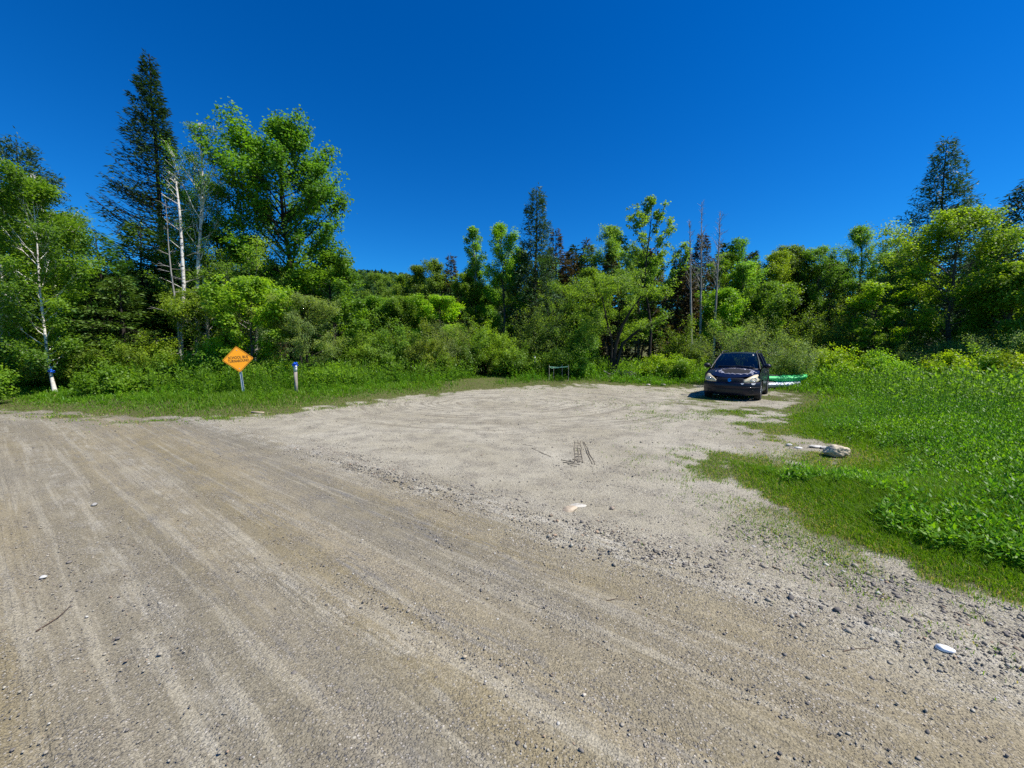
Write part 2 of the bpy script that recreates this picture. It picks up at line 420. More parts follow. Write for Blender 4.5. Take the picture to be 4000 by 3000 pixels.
def plant(kind, label, cat, x, y, meshes, leafm, bark='bark', rz=0.0, group=None, scale=1.0, parts=('trunk', 'crown'), dz=-.06):
    r = empty(kind, (x, y, terr1(x, y) + dz), rz); r.scale = (scale,) * 3 if np.isscalar(scale) else scale
    tag(r, label, cat, group)
    tkm, crm = meshes
    if tkm is not None: link(parts[0], tkm, M[bark], r)
    if crm is not None: link(parts[1], crm, M[leafm], r)
    return r
def site(dx, dy_top, Y):
    """position and height of a plant whose top is at (dx, dy_top) in the 2212-px measurements and which stands Y metres ahead"""
    px, py = dx * K, dy_top * K
    zt = z_at(py, Y); x = x_at(px, Y, zt * .85)
    return x, Y, zt - terr1(x, Y) + .06
def dpath(pts, Y, x, y, dY=0.0):
    """points measured on the photo -> trunk path relative to the base, standing Y metres ahead (real depth wobble added)"""
    zb = terr1(x, y); out = []
    for i, (dx, dy) in enumerate(pts):
        Yi = Y + dY * i / max(1, len(pts) - 1)
        z = z_at(dy * K, Yi); out.append((x_at(dx * K, Yi, z) - x, Yi - y, z - zb + .06))
    out = np.array(out); out[0, 2] = min(out[0, 2], -.1)
    return out
def R_(seed): return np.random.default_rng(seed)

# ================================================================== left wood
def thin_spruce(u, s, az):
    left = (math.cos(az) < -.1)
    k = .45 + .9 * sstep(.40, .60, u)
    if left: k = .34 + .75 * sstep(.58, .75, u) 
    return k * (.5 + .8 * s)
x, y, h = site(335, 116, 21)
plant('spruce_tree', 'tallest spruce, dense dark top over thinning half-dead lower branches', 'tree', x - .2, y,
      conifer(R_(1), h, .12, 3.1, gap=.25, per=8, droop=-.14, tipup=.22, nl=.21, nw=.06, dens=44, tr=.2, prof=1.0, thin=thin_spruce, side=(-.30, 0), layer=.2), 'spruce', 'bark_dark')
x, y, h = site(45, 308, 19)
plant('larch_tree', 'feathery bluish larch rising behind the leafy birch at the road bend', 'tree', x, y,
      conifer(R_(2), h, .1, 3.1, gap=.26, per=8, droop=-.15, tipup=.15, nl=.19, nw=.05, dens=44, tr=.14, prof=.62, shaggy=.6, layer=.5), 'larch', 'bark_dark')
# birch with the blue marker, leaning trunk visible low down
bx, by = ground(122 * K, 861 * K)
pth = dpath([(122, 861), (112, 818), (103, 775), (95, 700), (85, 620), (80, 520), (72, 440), (66, 378)], by, bx, by, .5)
plant('birch_tree', 'leaning white birch tied with a blue marker beside the road bend', 'tree', bx, by,
      deciduous(R_(3), pth[-1, 2], .18, 1.5, nl=44, leaf=.12, nleaf=13000, shape='round', tr=.055, tpath=pth, sig=.26, twigs=6), 'birch', 'bark_birch')
x, y, h = site(-25, 395, 15.5)
plant('birch_tree', 'leafy birch half cut off by the left edge of the photo', 'tree', x, y, deciduous(R_(4), h, .12, 2.3, nl=40, leaf=.12, nleaf=14000, tr=.12, sig=.26, multi=2), 'birch', 'bark_birch')
x, y, h = site(112, 452, 17.6)
plant('birch_tree', 'leafy birch filling the gap between the leaning birch and the firs', 'tree', x, y, deciduous(R_(6), h, .14, 1.25, nl=36, leaf=.11, nleaf=9000, tr=.08, sig=.24), 'birch', 'bark_birch')
x, y, h = site(55, 520, 17)
plant('birch_tree', 'smaller birch of three thin white stems behind the leaning birch', 'tree', x, y, deciduous(R_(5), h, .2, 1.2, nl=30, leaf=.11, nleaf=7000, tr=.11, sig=.24, multi=3), 'maple', 'bark_birch')
# firs
for i, (dx, dy, Y, Rr, lab) in enumerate([
        (212, 505, 17.5, 2.5, 'dark fir with layered boughs under the left branches of the tall spruce'),
        (150, 560, 19.5, 2.2, 'dark fir just right of the leafy birch, below the patch of sky'),
        (300, 480, 19, 2.6, 'dark fir directly in front of the trunk of the tall spruce'),
        (262, 600, 16.6, 2.0, 'shorter fir with drooping boughs before the other firs'),
        (385, 520, 20.5, 2.4, 'dark fir hidden behind the white birch snag')]):
    x, y, h = site(dx, dy, Y)
    plant('fir_tree', lab, 'tree', x, y, conifer(R_(20 + i), h, .05, Rr, gap=.30, per=8, droop=.18, tipup=.12, nl=.19, nw=.065, dens=36, tr=.13, prof=.62, layer=.16), 'fir', 'bark_dark', group='dark firs beside the road bend')
# birch snag and the thin birches round it
x, y = x_at(395 * K, 17.2), 17.2
plant('dead_tree', 'thick white birch snag broken off at the top', 'tree', x, y,
      (bare(R_(31), 8.5, 1.0, 26, .095, 35, dpath([(396, 838), (391, 760), (394, 690), (397, 620), (393, 540), (389, 470), (384, 425), (380, 393), (376, 384), (369, 373)], 17.2, x, y), low=.3), None), None, 'bark_birch')
x, y = x_at(393 * K, 16.6), 16.6
plant('dead_tree', 'thin crooked pale birch pole left of the white snag', 'tree', x, y,
      (bare(R_(32), 7, 1.5, 34, .06, 10, dpath([(398, 838), (391, 790), (387, 730), (384, 690), (377, 640), (369, 585), (364, 530), (361, 480), (357, 430)], 16.6, x, y), low=.12), None), None, 'bark_grey')
x, y, h = site(432, 262, 18)
pth = dpath([(430, 838), (428, 740), (426, 660), (428, 570), (434, 480), (438, 400), (436, 330), (430, 266)], 18, x, y)
plant('birch_tree', 'tall slim birch with sparse airy crown beside the big maple', 'tree', x, y,
      deciduous(R_(33), h, .42, 1.15, nl=30, leaf=.10, nleaf=2600, shape='column', tr=.11, tpath=pth, sig=.2, twigs=5, elo=40, ehi=75), 'birch', 'bark_birch')
x, y, h = site(418, 330, 18.8)
pth = dpath([(462, 838), (455, 760), (446, 690), (440, 600), (432, 520), (424, 440), (418, 335)], 18.8, x, y)
plant('birch_tree', 'second slim birch with forked white stem next to the tall slim one', 'tree', x, y,
      deciduous(R_(34), h, .5, 1.2, nl=22, leaf=.10, nleaf=1500, shape='column', tr=.09, tpath=pth, sig=.2, twigs=4, elo=40), 'birch', 'bark_birch')
for i, (dx, dy, Y, Rr, mt, lab) in enumerate([
        (488, 395, 20.0, 2.0, 'birch', 'rounded leafy birch between the slim birches and the big maple'),
        (430, 470, 19.4, 1.7, 'birch', 'mid-height leafy birch behind the white snag and slim birches'),
        (540, 500, 18.8, 1.8, 'olive', 'dull olive birch in front of the left side of the maple'),
        (452, 620, 17.4, 1.3, 'olive', 'low olive birch sapling among the white stems')]):
    x, y, h = site(dx, dy, Y)
    plant('birch_tree', lab, 'tree', x, y, deciduous(R_(40 + i), h, .2, Rr, nl=34, leaf=.11, nleaf=8500, tr=.09, sig=.24, wind=(-.12, 0, .05)), mt, 'bark_birch' if i < 2 else 'bark_grey')
x, y, h = site(622, 283, 21)
plant('maple_tree', 'big broad maple with swept crown, tallest leafy tree on the left', 'tree', x, y,
      deciduous(R_(50), h, .14, 2.75, nl=80, leaf=.17, nleaf=21000, shape='round', tr=.2, sig=.28, wind=(-.10, .0, .20), twigs=9, elo=12, ehi=66, aspect=.9), 'maple', 'bark_dark')
x, y, h = site(715, 545, 20.2)
plant('maple_tree', 'lower bushy maple leaning out on the right of the big maple', 'tree', x, y,
      deciduous(R_(51), h, .12, 1.75, nl=36, leaf=.15, nleaf=8500, tr=.12, sig=.25, aspect=.9), 'maple', 'bark_dark')
x, y, h = site(535, 597, 16.2)
plant('maple_tree', 'young bright green maple behind the orange sign', 'tree', x, y,
      deciduous(R_(52), h, .1, 1.6, nl=34, leaf=.13, nleaf=8000, tr=.07, sig=.22, aspect=.85), 'bright', 'bark')
x, y, h = site(652, 640, 16.6)
plant('willow_tree', 'round grey-green willow standing behind the blue-topped post', 'tree', x, y,
      deciduous(R_(53), h, .2, 1.45, nl=44, leaf=.09, nleaf=13000, shape='spread', tr=.08, sig=.18, aspect=.45, multi=2), 'willow', 'bark_dark')
for i, (dx, dy, Y, Rr, mt, lab) in enumerate([
        (30, 690, 15.6, 1.7, 'under', 'tall leafy shrub below the birch crown at the far left'),
        (165, 735, 15.3, 1.25, 'olive', 'feathery olive shrub right of the leaning birch trunk'),
        (240, 745, 15.6, 1.2, 'under', 'dark green shrub under the firs, second from the leaning birch'),
        (318, 715, 16.0, 1.2, 'bright', 'bright-leaved shrub in the shade left of the white snag'),
        (372, 760, 15.6, 0.8, 'under', 'low leafy shrub at the foot of the pale birch pole'),
        (455, 745, 15.8, 1.1, 'under', 'leafy shrub under the olive birch, left of the orange sign'),
        (575, 770, 15.8, 1.0, 'bright', 'yellow-green shrub right behind the orange sign post'),
        (620, 790, 17.6, 1.0, 'under', 'dark low shrub between the orange sign and the willow'),
        (715, 790, 16.4, 1.0, 'bright', 'bright low shrub right of the blue-topped post'),
        (235, 800, 13.4, .8, 'under', 'dark low bush at the roadside before the firs'),
        (300, 810, 14.0, .8, 'alder', 'low bush at the roadside left of the pale birch pole'),
        (-75, 770, 11.8, .9, 'alder', 'leafy bush at the left edge hanging over the road'),
        (-50, 740, 14.2, 1.5, 'under', 'shrub at the very left edge above the shaded road')]):
    x, y, h = site(dx, dy, Y)
    plant('shrub', lab, 'shrub', x, y, shrub(R_(60 + i), h, Rr, 18, .10, 5200, .17, .7), mt, 'bark_dark', parts=('stem', 'foliage'), group='shrubs under the trees on the left')

# ================================================================== thicket behind the turnaround
for i, (dx, dy, Y, Rr, mt, lab) in enumerate([
        (750, 690, 22, 1.6, 'alder', 'alder shrub next to the bushy maple, left end of the thicket'),
        (805, 688, 21, 1.5, 'olive', 'olive shrub in the thicket, second from the bushy maple'),
        (862, 692, 21.5, 1.6, 'alder', 'full green shrub in the middle left of the thicket'),
        (915, 700, 20.8, 1.4, 'olive', 'olive upright shrub in front of the lime maple of the thicket'),
        (962, 690, 22, 1.4, 'willow', 'grey-green willow bush left of the mown path'),
        (1010, 685, 23, 1.5, 'alder', 'shrub at the foot of the narrow aspen stem'),
        (780, 745, 20.2, 1.2, 'under', 'low dark shrub at the grass edge, left end of the thicket'),
        (850, 760, 20.2, 1.1, 'alder', 'low green shrub at the grass edge below the olive shrubs'),
        (935, 755, 20.4, 1.1, 'alder', 'low spreading shrub at the grass edge beside the mown path'),
        (1045, 690, 24, 1.4, 'bright', 'light green shrub behind the bend of the mown path'),
        (1082, 715, 22.8, 1.2, 'bright', 'bright shrub right of the mown path'),
        (1128, 742, 22.4, 1.0, 'alder', 'rounded low shrub left of the thin reflector stake'),
        (1150, 655, 24, 1.3, 'aspen', 'upright aspen sapling clump left of the old apple tree'),
        (1190, 645, 24.5, 1.3, 'aspen', 'taller aspen sapling clump below the central larch'),
        (1214, 738, 22.6, 1.3, 'alder', 'domed shrub behind the four taped stakes'),
        (1262, 690, 24, 0.9, 'aspen', 'slim sapling between the domed shrub and the old apple tree'),
        (1250, 765, 22.4, 0.9, 'under', 'small shrub at the grass edge right of the four stakes'),
        (1420, 765, 22.5, 1.0, 'lime', 'yellow-green shrub right of the brush pile'),
        (1465, 770, 22.0, 0.9, 'bright', 'light low shrub left of the willow behind the car'),
        (1480, 690, 24.5, 1.3, 'alder', 'dark shrub at the foot of the dead poles'),
        (1610, 681, 19.4, 2.15, 'willow', 'big rounded pale willow bush right behind the car'),
        (1715, 735, 18.2, 1.2, 'willow', 'pale willow bush beside the green kayak'),
        (1765, 650, 24, 1.6, 'alder', 'tall green shrub left of the small lime maple'),
        (1835, 650, 23, 1.6, 'olive', 'broad olive shrub touching the small lime maple'),
        (1790, 755, 20, 1.1, 'lime', 'yellow-green low shrub in front of the olive shrubs'),
        (1945, 710, 22, 1.1, 'alder', 'green shrub right of the small lime maple'),
        (2000, 745, 19.4, 1.4, 'willow', 'pale bush at the meadow edge below the tall right larch'),
        (1850, 765, 18.0, .9, 'lime', 'yellow-green low shrub at the foot of the small lime maple'),
        (1910, 758, 17.6, .9, 'bright', 'light green low shrub right of the lime maple trunk'),
        (2050, 768, 17.0, .8, 'lime', 'yellow-green low shrub at the meadow edge near the pale bush'),
        (2110, 752, 17.4, 1.0, 'bright', 'light green low shrub before the large pale willow bush'),
        (2190, 765, 16.4, .9, 'lime', 'yellow-green low shrub at the right edge of the meadow'),
        (2075, 730, 20.5, 1.3, 'bright', 'light green bush under the spreading maple on the right'),
        (2150, 716, 18.2, 1.9, 'willow', 'large pale willow bush near the right edge'),
        (2215, 700, 19.0, 1.5, 'alder', 'green bush cut off by the right edge')]):
    x, y, h = site(dx, dy, Y)
    fine = mt == 'willow'
    plant('shrub', lab, 'shrub', x, y, shrub(R_(100 + i), h, Rr, 20, .085 if fine else .11, 6500 if fine else 5200, .17, .45 if fine else .7, erect=0), mt, 'bark_dark', parts=('stem', 'foliage'), group='shrubs of the thicket behind the gravel')
# old apple tree with dark crooked stems
x, y = x_at(1322 * K, 23.4), 23.4
tkm, crm = deciduous(R_(140), z_at(588 * K, 23.4), .3, 2.6, nl=40, leaf=.11, nleaf=10500, shape='spread', tr=.05, sig=.24, elo=5, ehi=60, multi=3, aspect=.75)
for pts, r in (([(1322, 792), (1330, 745), (1343, 705), (1362, 672), (1385, 640)], .12), ([(1323, 790), (1345, 742), (1378, 715), (1412, 700), (1440, 690)], .10), ([(1320, 792), (1322, 740), (1310, 690), (1300, 640)], .08)):
    p_ = dpath(pts, 23.0, x, y, -.8); tube(tkm, p_, r * np.linspace(1, .35, len(p_)), 7)
plant('apple_tree', 'old spreading apple tree with dark crooked stems over the brush pile', 'tree', x, y, (tkm, crm), 'olive', 'bark_dark')

# ================================================================== trees of the skyline, left to right
SKY = [
    ('leafy_tree', 815, 588, 40, 2.0, 'aspen', 'round', 'rounded leafy tree first right of the gap beside the big maple'),
    ('leafy_tree', 868, 592, 38, 1.8, 'aspen', 'cone', 'leafy tree second from the gap beside the big maple'),
    ('aspen_tree', 903, 572, 36, 1.3, 'aspen', 'column', 'slender aspen left of the rusty brown spruce'),
    ('aspen_tree', 932, 558, 36, 1.3, 'aspen', 'column', 'taller slender aspen touching the rusty brown spruce'),
    ('maple_tree', 945, 636, 29, 1.9, 'lime', 'spread', 'small yellow-lime maple in front of the rusty brown spruce'),
    ('leafy_tree', 800, 640, 30, 1.9, 'alder', 'round', 'low leafy tree above the left thicket shrubs'),
    ('leafy_tree', 870, 640, 31, 1.9, 'alder', 'column', 'low leafy tree left of the yellow-lime maple'),
    ('aspen_tree', 1012, 590, 31, 1.4, 'alder', 'round', 'leafy tree low beside the narrow lone aspen'),
    ('maple_tree', 1098, 474, 30, 2.3, 'bright', 'cone', 'loose light green maple left of the central larch'),
    ('leafy_tree', 1040, 560, 33, 1.8, 'alder', 'cone', 'mid green tree between the lone aspen and the loose light maple'),
    ('leafy_tree', 1118, 540, 32, 1.5, 'aspen', 'column', 'aspen-green tree tucked against the left of the central larch'),
    ('leafy_tree', 1320, 488, 34, 2.5, 'aspen', 'round', 'broad leafy tree left of the open-branched maple'),
    ('leafy_tree', 1270, 578, 27, 1.8, 'alder', 'cone', 'leafy tree above the left side of the old apple tree'),
    ('leafy_tree', 1385, 560, 31, 2.2, 'maple', 'round', 'dark leafy tree under the open-branched maple'),
    ('leafy_tree', 1570, 540, 33, 2.0, 'alder', 'cone', 'leafy tree right behind the dead poles'),
    ('leafy_tree', 1610, 510, 34, 2.4, 'maple', 'cone', 'tall dark leafy tree above the willow bush behind the car'),
    ('leafy_tree', 1665, 540, 33, 1.9, 'bright', 'column', 'light green tree right of the tall dark leafy one'),
    ('aspen_tree', 1690, 528, 35, 1.5, 'aspen', 'column', 'spire-topped aspen above the car roof side'),
    ('aspen_tree', 1722, 530, 35, 1.5, 'alder', 'column', 'spire-topped aspen with a twin tip, middle right'),
    ('leafy_tree', 1760, 532, 34, 2.4, 'maple', 'round', 'dense dark round tree in the middle right'),
    ('leafy_tree', 1560, 620, 27, 1.9, 'bright', 'cone', 'light leafy tree standing behind the car and willow bush'),
    ('leafy_tree', 1660, 610, 28, 2.0, 'alder', 'column', 'lower leafy tree above and right of the car'),
    ('aspen_tree', 1858, 486, 34, 2.0, 'aspen', 'column', 'pointed aspen left of the two dark spruce tips'),
    ('leafy_tree', 1938, 535, 31, 1.9, 'aspen', 'column', 'leafy tree left of the tall right larch'),
    ('leafy_tree', 1985, 560, 27, 1.8, 'alder', 'cone', 'mid green tree right below the tall right larch'),
    ('maple_tree', 2082, 448, 21.5, 2.7, 'bright', 'spread', 'spreading light green maple in front of the tall right larch'),
    ('leafy_tree', 2200, 565, 18.6, 1.7, 'bright', 'round', 'leafy tree cut by the right edge above the willow bush'),
]
for i, (nm, dx, dy, Y, Rr, mt, sh, lab) in enumerate(SKY):
    x, y, h = site(dx, dy, Y); Rr *= .86
    near = Y < 25
    plant(nm, lab, 'tree', x, y, deciduous(R_(200 + i), h, .16 if near else .22, Rr, nl=44 if near else 34, leaf=.14 if near else .145, twigs=7 if near else 9, nleaf=14000 if near else 9500,
          shape=sh, tr=.13, sig=.30, elo=12 if sh != 'column' else 38, flat=.4 if mt == 'lime' else .65, wind=(-.06, 0, .05), aspect=.85), mt, 'bark', group='leafy trees of the skyline')
# special ones
x, y, h = site(1893, 612, 21.5)
plant('maple_tree', 'small lime-green maple with layered branches at the meadow edge', 'tree', x, y,
      deciduous(R_(240), h, .26, 1.6, nl=26, leaf=.13, nleaf=5200, tr=.09, sig=.2, elo=0, ehi=60, flat=.35, aspect=.85, up=1.0), 'lime', 'bark_dark')
x, y, h = site(1016, 488, 32)
plant('aspen_tree', 'narrow lone aspen with a bare grey stem rising above the thicket', 'tree', x, y,
      deciduous(R_(241), h, .62, .85, nl=20, leaf=.2, nleaf=1500, shape='column', tr=.13, sig=.22, elo=45, ehi=75, twigs=4), 'aspen', 'bark_grey')
x, y, h = site(1418, 421, 29)
plant('maple_tree', 'open-branched young maple with sparse spaced limbs against the sky', 'tree', x, y,
      deciduous(R_(242), h, .3, 2.6, nl=26, leaf=.2, nleaf=3400, shape='cone', tr=.13, sig=.19, elo=32, ehi=70, twigs=6, aspect=.9), 'aspen', 'bark_dark')
for i, (dx, dy, Y, Rr, mt, pr, dn, lab) in enumerate([
        (1163, 405, 30, 2.5, 'larch', .75, 15, 'ragged bluish larch, tallest conifer in the middle'),
        (2030, 302, 27.5, 3.9, 'larch', .85, 13, 'tall ragged larch standing out on the right'),
        (2222, 392, 21, 3.6, 'spruce', .7, 15, 'dark spruce reaching in from the right edge'),
        (2150, 455, 27, 2.6, 'larch', .8, 12, 'shorter larch between the tall right larch and the edge spruce')]):
    x, y, h = site(dx, dy, Y)
    lar = mt == 'larch'
    plant('larch_tree' if lar else 'spruce_tree', lab, 'tree', x, y, conifer(R_(250 + i), h, .1, Rr, gap=.34, per=6, droop=-.12 if lar else .1, tipup=.12, nl=.26, nw=.07, dens=dn * 2.4, tr=.17, prof=pr, shaggy=.5, layer=.4), mt, 'bark_dark')
for i, (dx, dy, Y, Rr, mt, lab) in enumerate([
        (972, 552, 36, 1.8, 'rust', 'rusty brown spruce, darkest tree left of the lone aspen'),
        (1205, 498, 37, 2.3, 'rust', 'dark spruce peeking out right behind the central larch'),
        (1268, 516, 36, 2.0, 'rust', 'dark brownish spruce between the central larch and the broad leafy tree'),
        (1520, 500, 37, 2.4, 'rust', 'dark spruce behind the dead poles'),
        (1470, 540, 38, 2.2, 'spruce', 'dark spruce right of the open-branched maple'),
        (1880, 545, 37, 1.6, 'rust', 'dark spruce tip right of the pointed aspen'),
        (1912, 552, 37, 1.6, 'rust', 'second dark spruce tip left of the tall right larch'),
        (1805, 560, 36, 1.8, 'rust', 'dark spruce behind the dense round tree of the middle right'),
        (1225, 560, 35, 2.0, 'rust', 'shaded brown spruce low between the larch and the apple tree')]):
    x, y, h = site(dx, dy, Y)
    plant('spruce_tree', lab, 'tree', x, y, conifer(R_(270 + i), h, .08, Rr, gap=.38, per=6, droop=.1, tipup=.2, nl=.30, nw=.10, dens=34, tr=.15, prof=.8), mt, 'bark_dark', group='dark spruces of the skyline')
for i, (dx, dy, bx_, Y, lab) in enumerate([
        (1490, 478, 1494, 26, 'grey dead pole, shortest and leftmost of the three'),
        (1516, 436, 1512, 27, 'tallest grey dead tree with bare twigs against the sky'),
        (1556, 455, 1540, 26.5, 'bare grey dead tree right of the tallest dead one')]):
    x, y = x_at(bx_ * K, Y), Y
    p_ = dpath([(bx_, 785), (bx_ + (dx - bx_) * .3, 690), (bx_ + (dx - bx_) * .55, 610), (bx_ + (dx - bx_) * .8, 530), (dx, dy)], Y, x, y)
    plant('dead_tree', lab, 'tree', x, y, (bare(R_(290 + i), 9, 1.3 if i else .8, 70, .095, 58, p_, .42), None), None, 'bark_grey', group='bare dead trees of the middle')

# ================================================================== far woods: shared meshes
rg = R_(900)
decv = [deciduous(R_(500 + i), 10, .15, 2.3, nl=30, leaf=.19, twigs=8, nleaf=8000, shape=('cone', 'column', 'round')[i % 3], tr=.10, sig=.36, aspect=.85) for i in range(4)]
decv = [(a.mesh('trunk'), b.mesh('crown')) for a, b in decv]
conv = [conifer(R_(520 + i), 10, .06, 2.1, gap=.42, per=6, droop=.1, tipup=.18, nl=.36, nw=.14, dens=24, tr=.13, prof=.75) for i in range(3)]
conv = [(a.mesh('trunk'), b.mesh('crown')) for a, b in conv]
# skyline heights (2212-px measurements) that the woods behind must stay under
SKYL = np.array([(-400, 600), (0, 560), (160, 590), (400, 560), (520, 520), (740, 610), (790, 640), (860, 625), (960, 610), (1040, 590), (1180, 550), (1300, 525), (1480, 528), (1620, 522), (1700, 540), (1800, 555), (1900, 560), (2050, 560), (2212, 520), (2700, 520)], float)
cnt = 0
for row, (Y0, n_, con_share) in enumerate([(33, 26, .5), (42, 34, .5), (54, 30, .45)]):
    for i in range(n_):
        Y = Y0 + rg.uniform(-3.5, 3.5)
        dx = -250 + 2750 * (i + rg.uniform(.15, .85)) / n_
        if row == 0 and dx < 740: Y -= 7
        top = np.interp(dx, SKYL[:, 0], SKYL[:, 1]) + rg.uniform(0, 55) + (15 if row == 0 else 0)
        isc = rg.random() < con_share
        if isc and dx > 960: top -= rg.uniform(0, 45)
        x, y, h = site(dx, top, Y)
        if 745 < dx < 900: isc = False
        me = conv[rg.integers(0, 3)] if isc else decv[rg.integers(0, 4)]
        sc_ = h / 10; w = np.clip(sc_, .75, 1.25) * rg.uniform(.85, 1.15)
        mt = ('rust' if rg.random() < .45 else 'spruce') if isc else rg.choice(['aspen', 'alder', 'maple', 'birch'])
        plant('spruce_tree' if isc else 'leafy_tree', 'dark conifer crowded into the woods behind the nearer trees' if isc else 'green leafy tree crowded into the woods behind the nearer trees',
              'tree', x, y, me, mt, 'bark_dark' if isc else 'bark', rz=rg.uniform(0, 6.28), scale=(w, w, sc_), group='dark conifers deep in the woods' if isc else 'leafy trees deep in the woods')
# wooded hill far behind
mb = MB(); rh = R_(77); n = 42000
hx = rh.uniform(-260, 110, n); hy = rh.uniform(85, 270, n); hz = terr(hx, hy)
k = hz > 2.5; hx, hy, hz = hx[k], hy[k], hz[k]; n = len(hx)
nor = nrm(np.array([[0, -.3, .6]]) + rh.normal(size=(n, 3)) * .5)
cards(mb, np.stack([hx, hy, hz + rh.uniform(0, 6, n)], 1), perp_dirs(rh, n, nor), nor, rh.uniform(2.0, 3.8, n), rh.uniform(1.6, 3.0, n), rh.random(n))
o = link('far_woods', mb, leafmat('foliage_far', (.040, .085, .030), .2, spec=.02)); tag(o, 'wooded hillside far behind the thicket', 'woods', kind='stuff')

# ================================================================== ground
def patchy(x, y, sd):
    """thin grass growing into the gravel round the car and along the far edge"""
    w = np.exp(-(((x - 8.0) / 4.2) ** 2 + ((y - 12.5) / 4.6) ** 2)) * 1.0 + .8 * np.exp(-(sd / .9) ** 2) * sstep(4, 8, y) + .55 * np.exp(-(sd / .6) ** 2)
    w = w + .6 * np.exp(-(((x - 2.5) / 7) ** 2 + ((y - 18.2) / 1.5) ** 2))
    return np.clip(w * 1.15, 0, 1) * sstep(.40, .58, fbm(x * 1.1 + 5, y * 1.1, 41) * .6 + fbm(x * 3.7, y * 3.7, 43) * .4)
def grassmask(x, y, sd=None):
    if sd is None: sd = sdist(x, y)
    e = sd + .45 * (fbm(x * 1.6, y * 1.6, 31) - .5) + .25 * (fbm(x * 6, y * 6, 33) - .5)
    g = sstep(.12, -.22, e)
    return np.clip(np.maximum(g, patchy(x, y, sd) * .75), 0, 1)

th = np.concatenate([np.arange(-64, 64, .30), np.arange(64, 296, 4.0)]); th = np.radians(np.append(th, 296.0))
rad = .35 * 1.0205 ** np.arange(0, 350)
T, Rr_ = np.meshgrid(th, rad); GX = (Rr_ * np.sin(T)); GY = (Rr_ * np.cos(T))
sdg = sdist(GX, GY); GZ = terr(GX, GY, sdg)
GM = grassmask(GX, GY, sdg)
S_, T_ = road_t(GX, GY)
# fine relief of the loose gravel as real height close to the camera
GZ += np.where(Rr_ < 30, (fbm(S_ * .7, T_ * 5.5, 55, 3) - .5) * .034 * sstep(.2, .8, sdg) + (fbm(GX * 9, GY * 9, 57, 2) - .5) * .012, 0)
V = np.stack([GX, GY, GZ], -1).reshape(-1, 3)
m_, n_ = GX.shape
ii = np.arange(m_ - 1)[:, None] * n_; jj = np.arange(n_ - 1)[None]
FQ = np.stack([ii + jj, ii + n_ + jj, ii + n_ + jj + 1, ii + jj + 1], -1).reshape(-1, 4)
zone = np.where(sdg > .0, np.where(T_ < 3.15, 1, 2), 0).reshape(-1)[FQ[:, 0]]

